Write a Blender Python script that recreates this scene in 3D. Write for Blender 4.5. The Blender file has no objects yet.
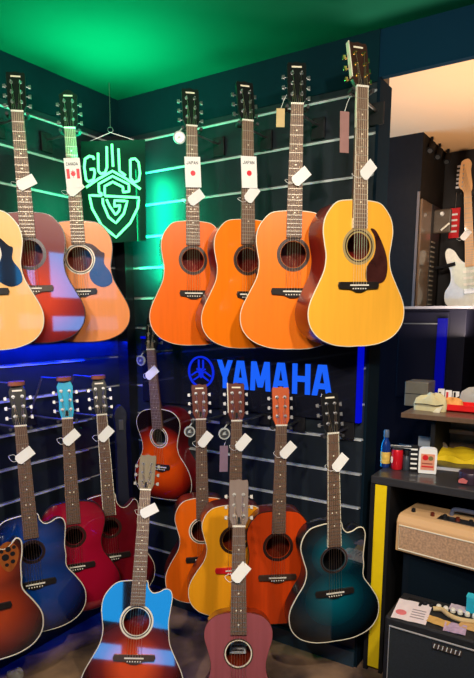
import bpy, bmesh, math, random
from math import sin, cos, tan, atan, radians, pi, sqrt
from mathutils import Vector, Matrix
from mathutils.geometry import tessellate_polygon
random.seed(7)
SC = bpy.context.scene
COL = SC.collection

# ------------------------------------------------------------------ camera geometry (measured from the photograph)
FPX, PCX, PCY = 579.0, 237.0, 421.5
PITCH, AZ = radians(10.4), radians(123)
CAM = Vector((2.211, -2.308, 1.575))
FW = Vector((cos(AZ), sin(AZ), 0)); RT = Vector((sin(AZ), -cos(AZ), 0))

def ray(px, py):
    u = (px-PCX)/FPX; v = (py-PCY)/FPX
    fw = cos(PITCH)-v*sin(PITCH); dn = sin(PITCH)+v*cos(PITCH)
    return (FW*fw+RT*u+Vector((0, 0, -dn))), fw
def at(px, py, D):
    r, fw = ray(px, py); return CAM+r*(D/fw)
def hit(px, py, p0, n):
    r, _ = ray(px, py); n = Vector(n)
    return CAM+r*((Vector(p0)-CAM).dot(n)/r.dot(n))

def srgb(r, g, b):
    f = lambda c: (c/255/12.92) if c/255 <= .04045 else ((c/255+.055)/1.055)**2.4
    return (f(r), f(g), f(b), 1)

# ------------------------------------------------------------------ materials
def newmat(name):
    m = bpy.data.materials.new(name); m.use_nodes = True
    return m, m.node_tree.nodes, m.node_tree.links, m.node_tree.nodes['Principled BSDF']
def mat(name, col, rough=.5, metal=0, coat=0, emit=None, es=0, noise=.12, nscale=30, bump=0, stretch=None, trans=0, alpha=1, spec=None):
    m, N, L, P = newmat(name)
    P.inputs['Base Color'].default_value = col
    P.inputs['Roughness'].default_value = rough
    P.inputs['Metallic'].default_value = metal
    P.inputs['Coat Weight'].default_value = coat
    P.inputs['Coat Roughness'].default_value = .04
    if coat: P.inputs['Specular IOR Level'].default_value = .2
    if spec is not None: P.inputs['Specular IOR Level'].default_value = spec
    P.inputs['Transmission Weight'].default_value = trans
    P.inputs['Alpha'].default_value = alpha
    if emit:
        P.inputs['Emission Color'].default_value = emit; P.inputs['Emission Strength'].default_value = es
    if noise > 0:
        tc = N.new('ShaderNodeTexCoord'); mp = N.new('ShaderNodeMapping'); nz = N.new('ShaderNodeTexNoise')
        mp.inputs['Scale'].default_value = stretch or (1, 1, 1)
        nz.inputs['Scale'].default_value = nscale; nz.inputs['Detail'].default_value = 4
        L.new(tc.outputs['Object'], mp.inputs['Vector']); L.new(mp.outputs[0], nz.inputs['Vector'])
        rp = N.new('ShaderNodeMapRange'); rp.inputs['To Min'].default_value = 1-noise*1.6; rp.inputs['To Max'].default_value = 1+noise*1.6
        L.new(nz.outputs['Fac'], rp.inputs['Value'])
        mx = N.new('ShaderNodeVectorMath'); mx.operation = 'SCALE'; mx.inputs[0].default_value = col[:3]
        L.new(rp.outputs[0], mx.inputs['Scale']); L.new(mx.outputs[0], P.inputs['Base Color'])
        if bump:
            b = N.new('ShaderNodeBump'); b.inputs['Strength'].default_value = bump; b.inputs['Distance'].default_value = .01
            L.new(nz.outputs['Fac'], b.inputs['Height']); L.new(b.outputs[0], P.inputs['Normal'])
    return m
def wood(name, col, rough=.35, coat=.6, var=.1):
    m = mat(name, col, rough, 0, coat, noise=var, nscale=60, stretch=(1, 1, .06))
    m.node_tree.nodes['Principled BSDF'].inputs['Coat IOR'].default_value = 1.33
    return m
def burst(name, c0, c1, c2, r0=.45, r1=.75, r2=1.0, coat=1.0, up=True):
    """sunburst finish: a finish colour of the guitar itself, graded from the middle of both bouts to the rim"""
    m, N, L, P = newmat(name)
    tc = N.new('ShaderNodeTexCoord')
    def ell(cx, cz, rx, rz):
        s = N.new('ShaderNodeVectorMath'); s.operation = 'MULTIPLY_ADD'
        s.inputs[1].default_value = (1/rx, 0, 1/rz); s.inputs[2].default_value = (-cx/rx, 0, -cz/rz)
        L.new(tc.outputs['Object'], s.inputs[0])
        l = N.new('ShaderNodeVectorMath'); l.operation = 'LENGTH'; L.new(s.outputs[0], l.inputs[0]); return l.outputs['Value']
    a = ell(0, .185, .2, .19); b = ell(0, .375, .15, .15)
    mn = N.new('ShaderNodeMath'); mn.operation = 'SMOOTH_MIN'; mn.inputs[2].default_value = .12
    L.new(a, mn.inputs[0])
    if up: L.new(b, mn.inputs[1])
    else: mn.inputs[1].default_value = 5
    cr = N.new('ShaderNodeValToRGB'); e = cr.color_ramp.elements
    e[0].position = r0; e[0].color = c0; e[1].position = r2; e[1].color = c2
    q = e.new(r1); q.color = c1
    L.new(mn.outputs[0], cr.inputs['Fac']); L.new(cr.outputs['Color'], P.inputs['Base Color'])
    P.inputs['Roughness'].default_value = .3; P.inputs['Coat Weight'].default_value = coat
    P.inputs['Coat Roughness'].default_value = .03; P.inputs['Coat IOR'].default_value = 2.0; P.inputs['Specular IOR Level'].default_value = .2
    return m
def stripes(name, c1, c2, scale, axis='X', rough=.5, metal=0):
    m, N, L, P = newmat(name)
    tc = N.new('ShaderNodeTexCoord'); w = N.new('ShaderNodeTexWave'); w.bands_direction = axis
    w.inputs['Scale'].default_value = scale; w.inputs['Distortion'].default_value = .6; w.inputs['Detail'].default_value = 2
    L.new(tc.outputs['Object'], w.inputs['Vector'])
    cr = N.new('ShaderNodeValToRGB'); cr.color_ramp.elements[0].color = c1; cr.color_ramp.elements[1].color = c2
    L.new(w.outputs['Fac'], cr.inputs['Fac']); L.new(cr.outputs[0], P.inputs['Base Color'])
    P.inputs['Roughness'].default_value = rough; P.inputs['Metallic'].default_value = metal
    return m
def emis(name, col, s):
    m, N, L, P = newmat(name)
    P.inputs['Base Color'].default_value = (col[0]*.02, col[1]*.02, col[2]*.02, 1)
    P.inputs['Emission Color'].default_value = col; P.inputs['Emission Strength'].default_value = s
    P.inputs['Specular IOR Level'].default_value = .05
    return m

MT = dict(
    black=mat('black_lacquer', (.008, .008, .009, 1), .3, coat=.5),
    matblack=mat('matt_black', (.010, .010, .012, 1), .65, spec=.2),
    chrome=mat('chrome', (.32, .32, .33, 1), .38, 1, noise=0),
    steel=mat('brushed_steel', (.35, .35, .36, 1), .35, 1),
    gold=mat('gold_plate', (.8, .55, .2, 1), .22, 1, noise=0),
    rose=wood('rosewood', (.055, .026, .016, 1), .5, 0, .25),
    ebony=wood('ebony', (.018, .014, .013, 1), .4, .2, .2),
    fretbd=wood('rosewood_board', (.17, .10, .068, 1), .5, 0, .25),
    neckwood=wood('mahogany_neck', (.10, .035, .018, 1), .35, .4, .15),
    cream=mat('cream_binding', (.80, .74, .58, 1), .35, noise=.03),
    white=mat('white_card', (.85, .85, .83, 1), .6, noise=.03),
    bone=mat('bone', (.85, .82, .72, 1), .35, noise=.03),
    fret=mat('fret_wire', (.36, .33, .28, 1), .45, .9, noise=0),
    string=mat('bronze_string', (.75, .62, .45, 1), .35, 1, noise=0),
    darkbind=mat('tortoise_binding', (.035, .014, .01, 1), .3),
    pick=mat('tortoise_pickguard', (.05, .014, .012, 1), .18, coat=1, noise=.5, nscale=25),
    pickblack=mat('black_pickguard', (.015, .013, .016, 1), .12, coat=1),
    red=mat('red_plastic', (.65, .01, .015, 1), .4),
    maple=wood('maple', (.72, .40, .17, 1), .35, .6, .1),
    rubber=mat('rubber', (.02, .02, .022, 1), .7),
    nickel=mat('aged_nickel', (.22, .21, .2, 1), .5, .8, noise=0),
    badge=mat('pale_badge', (.42, .45, .44, 1), .5, noise=.25, nscale=60),
)

# ------------------------------------------------------------------ helpers
def tag(o, label, cat, group=None):
    o['label'] = label; o['category'] = cat
    if group: o['group'] = group
    return o
def thing(name, label, cat, mw=None, loc=(0, 0, 0), rotz=0, group=None):
    o = bpy.data.objects.new(name, None); COL.objects.link(o); o.empty_display_size = .05
    if mw is not None: o.matrix_world = mw
    else: o.location = loc; o.rotation_euler = (0, 0, rotz)
    return tag(o, label, cat, group)
def obj(name, bm, mats, parent=None, smooth=False, label=None, bevel=0):
    me = bpy.data.meshes.new(name)
    bmesh.ops.recalc_face_normals(bm, faces=bm.faces)
    if smooth:
        for f in bm.faces: f.smooth = True
        for e in bm.edges:
            if len(e.link_faces) == 2 and e.calc_face_angle(0) > radians(40): e.smooth = False
    bm.to_mesh(me); bm.free()
    if not isinstance(mats, (list, tuple)): mats = [mats]
    for m in mats: me.materials.append(m)
    o = bpy.data.objects.new(name, me); COL.objects.link(o)
    if parent: o.parent = parent
    if label: o['label'] = label
    if bevel:
        b = o.modifiers.new('bevel', 'BEVEL'); b.width = bevel; b.segments = 2; b.limit_method = 'ANGLE'
    return o
def struct(name, bm, mats, smooth=False):
    o = obj(name, bm, mats, None, smooth); o['kind'] = 'structure'; return o
def box(bm, lo, hi, mi=0, mw=None):
    lo = Vector(lo); hi = Vector(hi)
    vs = []
    for z in (lo.z, hi.z):
        for x, y in ((lo.x, lo.y), (hi.x, lo.y), (hi.x, hi.y), (lo.x, hi.y)):
            p = Vector((x, y, z)); vs.append(bm.verts.new(mw @ p if mw else p))
    for f in ((0, 3, 2, 1), (4, 5, 6, 7), (0, 1, 5, 4), (1, 2, 6, 5), (2, 3, 7, 6), (3, 0, 4, 7)):
        bm.faces.new([vs[i] for i in f]).material_index = mi
    return vs
def nb(): return bmesh.new()
def bbox(lo, hi, mi=0, mw=None):
    bm = nb(); box(bm, lo, hi, mi, mw); return bm
def tube(bm, pts, r, seg=6, closed=False, mi=0):
    pts = [Vector(p) for p in pts]; n = len(pts); rings = []
    for i, p in enumerate(pts):
        if closed: d = pts[(i+1) % n]-pts[i-1]
        else: d = pts[min(i+1, n-1)]-pts[max(i-1, 0)]
        if d.length < 1e-9: d = Vector((0, 0, 1))
        d.normalize()
        ref = Vector((0, 1, 0)) if abs(d.y) < .9 else Vector((1, 0, 0))
        a = d.cross(ref).normalized(); b = d.cross(a).normalized()
        rr = r[i] if isinstance(r, (list, tuple)) else r
        rings.append([bm.verts.new(p+a*rr*cos(2*pi*k/seg)+b*rr*sin(2*pi*k/seg)) for k in range(seg)])
    for i in range(n if closed else n-1):
        A, B = rings[i], rings[(i+1) % n]
        for k in range(seg):
            bm.faces.new((A[k], A[(k+1) % seg], B[(k+1) % seg], B[k])).material_index = mi
    if not closed:
        bm.faces.new(rings[0][::-1]).material_index = mi; bm.faces.new(rings[-1]).material_index = mi
def cyl(bm, p, q, r, seg=14, mi=0, r2=None):
    tube(bm, [p, q], [r, r if r2 is None else r2], seg, False, mi)
def prism(bm, poly, y0, y1, mi=0, mw=None, ax='y'):
    """2-D polygon (x,z) pushed from y0 to y1"""
    def P(a, b, c):
        v = Vector((a, c, b)) if ax == 'y' else Vector((a, b, c))
        return bm.verts.new(mw @ v if mw else v)
    A = [P(x, z, y0) for x, z in poly]; B = [P(x, z, y1) for x, z in poly]
    n = len(poly)
    for t in tessellate_polygon([[Vector((x, z, 0)) for x, z in poly]]):
        bm.faces.new([A[i] for i in t]).material_index = mi
        bm.faces.new([B[i] for i in reversed(t)]).material_index = mi
    for i in range(n):
        bm.faces.new((A[i], A[(i+1) % n], B[(i+1) % n], B[i])).material_index = mi
def plate_with_holes(bm, outer, holes, y0, y1, mi=0):
    polys = [outer]+holes
    flat = [p for q in polys for p in q]
    tess = tessellate_polygon([[Vector((x, z, 0)) for x, z in q] for q in polys])
    for y in (y0, y1):
        V = [bm.verts.new((x, y, z)) for x, z in flat]
        for t in tess:
            try: bm.faces.new([V[i] for i in t]).material_index = mi
            except ValueError: pass
        if y == y0: VA = V
        else: VB = V
    k = 0
    for q in polys:
        n = len(q)
        for i in range(n):
            a, b = k+i, k+(i+1) % n
            bm.faces.new((VA[a], VA[b], VB[b], VB[a])).material_index = mi
        k += n
def spline(pts, sub=6, closed=False):
    n = len(pts); out = []
    g = (lambda i: pts[i % n]) if closed else (lambda i: pts[max(0, min(n-1, i))])
    for i in range(n if closed else n-1):
        p0, p1, p2, p3 = g(i-1), g(i), g(i+1), g(i+2)
        for k in range(sub):
            t = k/sub; t2 = t*t; t3 = t2*t
            out.append(tuple(.5*((2*p1[j])+(-p0[j]+p2[j])*t+(2*p0[j]-5*p1[j]+4*p2[j]-p3[j])*t2+(-p0[j]+3*p1[j]-3*p2[j]+p3[j])*t3) for j in range(len(p1))))
    if not closed: out.append(tuple(pts[-1]))
    return out
def circle(cx, cz, r, n=32, rz=None):
    rz = rz or r
    return [(cx+r*cos(2*pi*i/n), cz+rz*sin(2*pi*i/n)) for i in range(n)]
def lathe(bm, prof, seg=20, mi=0, loc=(0, 0, 0)):
    loc = Vector(loc)
    R = [[bm.verts.new(loc+Vector((r*cos(2*pi*k/seg), r*sin(2*pi*k/seg), z))) for k in range(seg)] for r, z in prof]
    for i in range(len(R)-1):
        for k in range(seg):
            bm.faces.new((R[i][k], R[i][(k+1) % seg], R[i+1][(k+1) % seg], R[i+1][k])).material_index = mi
    bm.faces.new(R[0][::-1]).material_index = mi; bm.faces.new(R[-1]).material_index = mi

# ------------------------------------------------------------------ GUITAR BUILDER (local: front faces -Y, Z up the neck, origin at the foot of the body)
# half outlines: (half width, distance below the top of the body) for a body .505 long
SHAPES = {
 'dread': [(.0, 0), (.04, .001), (.083, .008), (.110, .03), (.132, .064), (.139, .105), (.133, .15), (.127, .19), (.135, .24), (.162, .295), (.187, .345), (.196, .388), (.186, .434), (.152, .473), (.097, .497), (.04, .505)],
 'om':    [(.0, 0), (.045, .002), (.095, .014), (.126, .047), (.138, .09), (.128, .14), (.116, .19), (.126, .24), (.158, .29), (.186, .34), (.194, .385), (.184, .433), (.15, .474), (.095, .498), (.04, .505)],
 'parlor':[(.0, 0), (.045, .003), (.09, .016), (.122, .05), (.128, .095), (.113, .15), (.103, .2), (.112, .25), (.142, .3), (.163, .35), (.17, .4), (.16, .45), (.125, .485), (.07, .503), (.03, .505)],
}
CUT = {  # right side of a cutaway body
 'soft':  [(.03, .0), (.038, .025), (.055, .045), (.08, .042), (.103, .03), (.124, .034), (.134, .06), (.13, .105), (.125, .15), (.127, .19)],
 'sharp': [(.03, .0), (.036, .035), (.05, .062), (.074, .07), (.097, .055), (.117, .036), (.133, .05), (.134, .09), (.126, .14), (.125, .19)],
}
def body_outline(shape, cut, BL, wid):
    h = SHAPES[shape]; k = BL/.505
    left = [(-x*wid, BL-z*k) for x, z in h[1:]]
    if cut:
        rh = [p for p in CUT[cut]]+[p for p in h if p[1] > .22]
    else: rh = h[1:]
    right = [(x*wid, BL-z*k) for x, z in rh]
    pts = ([(0, BL)] if not cut else [(-.01, BL)])+right+[(0, 0)]+left[::-1]
    return spline(pts, 4, True)

def guitar_matrix(head, base, Dh, Db, yaw, L):
    """stand the guitar between the two points seen in the photograph; yaw turns its face about the vertical"""
    H = at(head[0], head[1], Dh); B = at(base[0], base[1], Db)
    z = (H-B); s = z.length/L; z.normalize()
    f = Vector((sin(yaw), -cos(yaw), 0)); f = (f-z*f.dot(z)).normalized()
    y = -f; x = y.cross(z)
    m = Matrix((x, y, z)).transposed().to_4x4()
    return Matrix.Translation(B) @ m @ Matrix.Diagonal((s, s, s, 1)), s

def make_guitar(name, label, mw, P, group):
    g = lambda k, d=None: P.get(k, d)
    BL = g('BL', .505); wid = g('wid', 1.0); depth = g('depth', .105); scale = g('scale', .65); joint = g('joint', 14)
    t = thing(name, label, 'guitar', mw, group=group)
    out = body_outline(g('shape', 'dread'), g('cut'), BL, wid)
    hz = BL-g('hole', .155)*BL/.505
    hr = g('hr', .05)
    nutz = BL+scale*(1-2**(-joint/12)); sadz = nutz-scale
    holes = [] if g('leaf') else [circle(0, hz, hr, 32)]
    bm = nb(); plate_with_holes(bm, out, holes, 0, .003)
    top = obj('soundboard', bm, g('top'), t)
    # back and sides
    bm = nb()
    rings = g('bowl') and [(0.003, 1), (.03, .995), (.07, .95), (.1, .84), (.12, .6), (.13, .25)] or [(0.003, 1), (depth*.9, 1), (depth, .985), (depth+.008, .6)]
    cxz = (0, BL*.42); prev = None
    for y, s in rings:
        R = [bm.verts.new((x*s, y, cxz[1]+(z-cxz[1])*s)) for x, z in out]
        if prev:
            for i in range(len(R)): bm.faces.new((prev[i], prev[(i+1) % len(R)], R[(i+1) % len(R)], R[i]))
        prev = R
    c = bm.verts.new((0, rings[-1][0]+.002, cxz[1]))
    for i in range(len(prev)): bm.faces.new((prev[i], prev[(i+1) % len(prev)], c))
    obj('back_and_sides', bm, g('side'), t, True)
    # binding round the rim
    bm = nb(); tube(bm, [(x, .0012, z) for x, z in out], g('bindr', .0022), 6, True)
    obj('binding', bm, g('bind', MT['cream']), t, True)
    if not g('leaf'):
        bm = nb(); plate_with_holes(bm, circle(0, hz, hr+g('rosw', .014), 40), [circle(0, hz, hr+.001, 40)], -.0012, -.0001)
        plate_with_holes(bm, circle(0, hz, hr+.009, 40), [circle(0, hz, hr+.005, 40)], -.0022, -.0001, 1)
        obj('rosette', bm, [g('ros', MT['cream']), g('ros2', MT['darkbind'])], t)
        if g('sticker'):
            bm = nb(); prism(bm, [(-.03, hz-.028), (.03, hz-.028), (.03, hz+.028), (-.03, hz+.028)], depth-.004, depth-.002)
            for i in range(3): prism(bm, [(-.022, hz-.018+i*.015), (.022, hz-.018+i*.015), (.022, hz-.013+i*.015), (-.022, hz-.013+i*.015)], depth-.0048, depth-.0042, 1)
            obj('maker_label', bm, [MT['white'], MT['ebony']], t, label='pale paper label inside the sound hole')
    else:
        for sx in (-1, 1):
            bm = nb()
            prism(bm, spline([(sx*.045, BL-.1), (sx*.06, BL-.055), (sx*.09, BL-.045), (sx*.118, BL-.075), (sx*.115, BL-.12), (sx*.09, BL-.16), (sx*.065, BL-.15)], 4, True), -.0012, -.0001)
            ep = obj('epaulette', bm, wood('epaulette_wood', srgb(150, 80, 34), .4, .5, .5), t, label='lighter wood inlay around small sound holes')
            for (a, b, r) in ((.072, .115, .013), (.098, .105, .009), (.104, .08, .007), (.083, .085, .01), (.06, .09, .007), (.097, .135, .008), (.075, .145, .007)):
                bm = nb(); prism(bm, circle(sx*a, BL-b+.012, r, 14), -.0026, -.0011, 0); obj('sound_hole', bm, MT['matblack'], ep)
    # pickguard
    pk = g('pick')
    if pk:
        if pk == 'tear': pts = [(.03, hz+.052), (.055, hz+.03), (.066, hz+.0), (.085, hz-.04), (.098, hz-.085), (.088, hz-.115), (.06, hz-.12), (.035, hz-.11), (.03, hz-.08), (.032, hz-.05), (.05, hz-.035), (.061, hz-.01), (.06, hz+.015), (.045, hz+.04)]
        elif pk == 'yam': pts = [(.046, hz+.06), (.066, hz+.055), (.090, hz+.02), (.112, hz-.03), (.118, hz-.08), (.105, hz-.12), (.065, hz-.13), (.034, hz-.118), (.030, hz-.085), (.04, hz-.06), (.06, hz-.035), (.068, hz), (.062, hz+.035)]
        elif pk == 'guild': pts = [(.02, hz+.062), (.055, hz+.06), (.09, hz+.03), (.105, hz+.02), (.1, hz-.02), (.125, hz-.06), (.128, hz-.1), (.09, hz-.118), (.05, hz-.1), (.035, hz-.062), (.055, hz-.03), (.064, hz), (.055, hz+.035)]
        prism_b = nb(); prism(prism_b, spline(pts, 4, True), -.0032, -.0002)
        obj('pickguard', prism_b, g('pickmat', MT['pick']), t)
    # bridge
    bm = nb(); w = g('bw', .078)
    bp = [(-w, sadz+.012), (w, sadz+.012), (w+.004, sadz), (w, sadz-.012), (.035, sadz-.014), (.012, sadz-.024), (-.012, sadz-.024), (-.035, sadz-.014), (-w, sadz-.012), (-w-.004, sadz)]
    prism(bm, bp, -.009, -.0001)
    br = obj('bridge', bm, g('bridge', MT['ebony']), t, bevel=.001)
    bm = nb(); box(bm, (-.037, -.0125, sadz-.0025), (.037, -.0088, sadz+.0025))
    for i in range(6): cyl(bm, (-.025+i*.01, -.0125, sadz-.012), (-.025+i*.01, -.0085, sadz-.012), .0025, 6)
    obj('saddle', bm, MT['bone'], br)
    # neck
    fb_end = BL-g('over', .095)
    bm = nb(); prev = None
    for z, w2, d in ((BL-.002, .028, .045), (BL+.02, .028, .03), (BL+.045, .0275, .021), (nutz-.01, .022, .018), (nutz, .022, .016)):
        R = [bm.verts.new((w2*cos(a), -.003+d*sin(a)*1.0, z)) for a in [pi*k/10 for k in range(11)]]
        if prev:
            for i in range(10): bm.faces.new((prev[i], prev[i+1], R[i+1], R[i]))
            bm.faces.new((prev[0], R[0], R[10], prev[10]))
        else: bm.faces.new(R)
        prev = R
    bm.faces.new(prev[::-1])
    obj('neck', bm, g('neckmat', MT['neckwood']), t, True)
    bm = nb()
    yf = -.0095
    prism(bm, [(-.0285, fb_end), (.0285, fb_end), (.0285*.97, BL), (.0217, nutz), (-.0217, nutz), (-.0285*.97, BL)], yf, -.0002)
    if g('fbind'):
        for sx in (-1, 1): prism(bm, [(sx*.0287, fb_end), (sx*.0262, fb_end), (sx*.0198, nutz), (sx*.0219, nutz)], yf-.0004, yf+.0095, 2)
    for n in range(1, 22):
        z = nutz-scale*(1-2**(-n/12))
        if z < fb_end+.004: break
        w2 = .0215+(.0285-.0215)*(nutz-z)/(nutz-fb_end)
        box(bm, (-w2, yf-.0012, z-.0012), (w2, yf+.001, z+.0012), 1)
    for n in (3, 5, 7, 9, 12, 15):
        z = nutz-scale*(1-2**(-(n-.5)/12))
        for x in ((-.008, .008) if n == 12 else (0,)):
            if z > fb_end: prism(bm, circle(x, z, .003, 8), yf-.0004, yf+.001, 2)
    obj('fretboard', bm, [g('fb', MT['fretbd']), MT['fret'], MT['cream']], t)
    obj('nut', bbox((-.0225, yf-.0025, nutz-.002), (.0225, -.001, nutz+.004)), MT['bone'], t)
    # headstock, tilted back
    th = radians(g('tilt', 13)); HM = Matrix.Translation((0, -.006, nutz+.003)) @ Matrix.Rotation(-th, 4, 'X')
    hl = g('hl', .15); hw = g('hw', .0345)
    hs = g('head', 'flat')
    if hs == 'flat': poly = [(-.022, -.003), (.022, -.003), (.033, .022), (hw, hl-.01), (hw-.003, hl), (.015, hl-.002), (0, hl+.003), (-.015, hl-.002), (-hw+.003, hl), (-hw, hl-.01), (-.033, .022)]
    elif hs == 'crest': poly = [(-.022, -.003), (.022, -.003), (.034, .022), (hw, hl-.03), (hw+.003, hl-.012), (hw-.01, hl-.006), (.012, hl+.006), (0, hl+.008), (-.012, hl+.006), (-hw+.01, hl-.006), (-hw-.003, hl-.012), (-hw, hl-.03), (-.034, .022)]
    else: poly = [(-.022, -.003), (.022, -.003), (.03, .03), (.027, .07), (.032, hl-.02), (.022, hl+.002), (0, hl+.007), (-.022, hl+.002), (-.032, hl-.02), (-.027, .07), (-.03, .03)]
    bm = nb(); prism(bm, poly, 0, .015, 0, HM)
    hd = obj('headstock', bm, g('headmat', MT['black']), t, bevel=.001)
    if g('logo', True):
        bm = nb(); prism(bm, [(-.018, hl-.02), (.018, hl-.02), (.018, hl-.014), (-.018, hl-.014)], -.0008, .002, 0, HM)
        obj('inlay', bm, MT['cream'], hd)
    if g('truss', True):
        bm = nb(); prism(bm, [(-.008, .006), (.008, .006), (.004, .03), (-.004, .03)], -.0018, .002, 0, HM)
        obj('truss_cover', bm, MT['matblack'], hd)
    if g('edge'):
        bm = nb(); prism(bm, [(-hw-.001, .03), (-hw+.002, .03), (-hw+.001, hl+.002), (-hw-.002, hl+.002)], -.002, .0155, 0, HM)
        obj('head_binding', bm, MT['cream'], hd)
    for sx in (-1, 1):
        for k in range(3):
            zz = .034+k*.038
            w2 = hw-.006 if hs != 'slot' else .022
            bm = nb()
            cyl(bm, HM @ Vector((sx*(w2-.012), -.0001, zz)), HM @ Vector((sx*(w2-.012), -.014, zz)), .0032, 10)
            cyl(bm, HM @ Vector((sx*(w2-.012), .0002, zz)), HM @ Vector((sx*(w2-.012), -.002, zz)), .007, 12)
            cyl(bm, HM @ Vector((sx*(w2-.02), .021, zz-.004)), HM @ Vector((sx*(hw+.008), .021, zz-.004)), .002, 8)
            box(bm, Vector((sx*(w2-.012)-.007, .0151, zz-.012)), Vector((sx*(w2-.012)+.007, .026, zz+.006)), 0, HM)
            b0, b1 = sorted((sx*(hw+.006), sx*(hw+.017)))
            prism(bm, [(b0, zz-.010), (b1, zz-.012), (b1+0, zz+.004), (b0, zz+.002)], .017, .024, 1, HM)
            obj('tuner', bm, [g('tun', MT['chrome']), g('button', g('tun', MT['chrome']))], hd, bevel=.0008)
    # strings
    for i in range(6):
        xa = -.0175+i*.007; xb = -.0275+i*.011
        side = -1 if i < 3 else 1
        zz = .034+(i if i < 3 else 5-i)*.038
        q = HM @ Vector((side*((hw-.006 if hs != 'slot' else .022)-.012), -.008, zz))
        bm = nb(); tube(bm, [(xb*.95, -.0135, sadz), (xa, yf-.0035, nutz+.001), q], .0006, 4)
        obj('string', bm, MT['string'], t)
    return t

def place(name, label, head, base, Dh, Db, yaw, P, group):
    L = P.get('BL', .505)+P.get('scale', .65)*(1-2**(-P.get('joint', 14)/12))+P.get('hl', .15)*.97
    mw, s = guitar_matrix(head, base, Dh, Db, radians(yaw), L)
    t = make_guitar(name, label, mw, P, group)
    P['_L'] = L; P['_mw'] = mw; P['_nut'] = P.get('BL', .505)+P.get('scale', .65)*(1-2**(-P.get('joint', 14)/12))
    return mw, s

# ------------------------------------------------------------------ price tags and flag cards
def price_tag(mw, z, x, roll, label, size=(.072, .040)):
    """white swing tag hung round the neck; a thing of its own"""
    w, h = size
    M = mw @ Matrix.Translation((x, -.017, z)) @ Matrix.Rotation(radians(roll), 4, 'Y') @ Matrix.Rotation(radians(9), 4, 'Z')
    t = thing('price_tag', label, 'tag', M, group='white price tags hanging on the guitar necks')
    bm = nb(); prism(bm, [(-w/2+.008, -h/2), (w/2, -h/2), (w/2, h/2), (-w/2+.008, h/2), (-w/2, h/2-.01), (-w/2, -h/2+.01)], -.0006, .0006)
    obj('card', bm, MT['white'], t)
    bm = nb(); tube(bm, spline([(-w/2+.006, 0, 0), (-w/2-.012, .004, .008), (-w/2-.01, .02, .03), (-w/2+.01, .03, .02), (-w/2+.006, .001, .001)], 4), .0008, 5)
    obj('loop', bm, MT['white'], t)
def flag_card(mw, z, kind, label):
    M = mw @ Matrix.Translation((.001, -.0175, z)) @ Matrix.Rotation(radians(-2), 4, 'Y')
    t = thing('flag_card', label, 'card', M, group='origin flag cards on the top row necks')
    w, h = .032, .058
    obj('card', bbox((-w, -.0006, -h), (w, .0006, h)), MT['white'], t)
    bm = nb()
    if kind == 'japan': prism(bm, circle(0, -.004, .010, 20), -.0014, -.0005)
    else:
        box(bm, (-.026, -.0014, -.022), (-.014, -.0005, .016)); box(bm, (.014, -.0014, -.022), (.026, -.0005, .016))
        leaf = [(0, .014), (.003, .007), (.007, .009), (.0065, .001), (.01, .003), (.009, -.003), (.005, -.01), (.001, -.0095), (.001, -.016), (-.001, -.016), (-.001, -.0095), (-.005, -.01), (-.009, -.003), (-.01, .003), (-.0065, .001), (-.007, .009), (-.003, .007)]
        prism(bm, [(a, b-.002) for a, b in leaf], -.0014, -.0005)
    obj('flag', bm, MT['flagred'], t, label='red flag emblem')
    bm = nb(); wri = {'japan': 'JAPAN', 'canada': 'CANADA'}[kind]
    letters(bm, wri, -.024, .030, .048, .010, .0016, -.0013, -.0005)
    obj('lettering', bm, MT['ebony'], t)

# stroke letters (unit cell) used for small printing and the signs
STROKES = {
 'A': [[(0, 0), (.5, 1), (1, 0)], [(.2, .33), (.8, .33)]], 'C': [[(1, .85), (.7, 1), (.2, 1), (0, .75), (0, .25), (.2, 0), (.7, 0), (1, .15)]],
 'D': [[(0, 0), (0, 1), (.6, 1), (1, .7), (1, .3), (.6, 0), (0, 0)]], 'N': [[(0, 0), (0, 1), (1, 0), (1, 1)]],
 'J': [[(.9, 1), (.9, .2), (.6, 0), (.2, 0), (0, .25)]], 'P': [[(0, 0), (0, 1), (.75, 1), (1, .8), (.75, .5), (0, .5)]],
 'O': [[(.2, 0), (0, .3), (0, .7), (.2, 1), (.8, 1), (1, .7), (1, .3), (.8, 0), (.2, 0)]],
 'K': [[(0, 0), (0, 1)], [(1, 1), (0, .45), (1, 0)]], 'E': [[(1, 1), (0, 1), (0, 0), (1, 0)], [(0, .5), (.8, .5)]],
}
def letters(bm, word, x0, z0, width, height, sw, y0, y1, mi=0):
    n = len(word); cw = width/n
    for i, ch in enumerate(word):
        for st in STROKES.get(ch, []):
            P = [Vector((x0+cw*i+cw*.72*a, z0+height*b)) for a, b in st]
            for p, q in zip(P, P[1:]):
                d = (q-p); 
                if d.length < 1e-6: continue
                d.normalize(); nrm = Vector((-d.y, d.x))*sw/2; e = d*sw*.4
                prism(bm, [tuple(p-e+nrm), tuple(q+e+nrm), tuple(q+e-nrm), tuple(p-e-nrm)], y0, y1, mi)
MT['flagred'] = mat('flag_red', (.75, .01, .03, 1), .5, noise=0)

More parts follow.
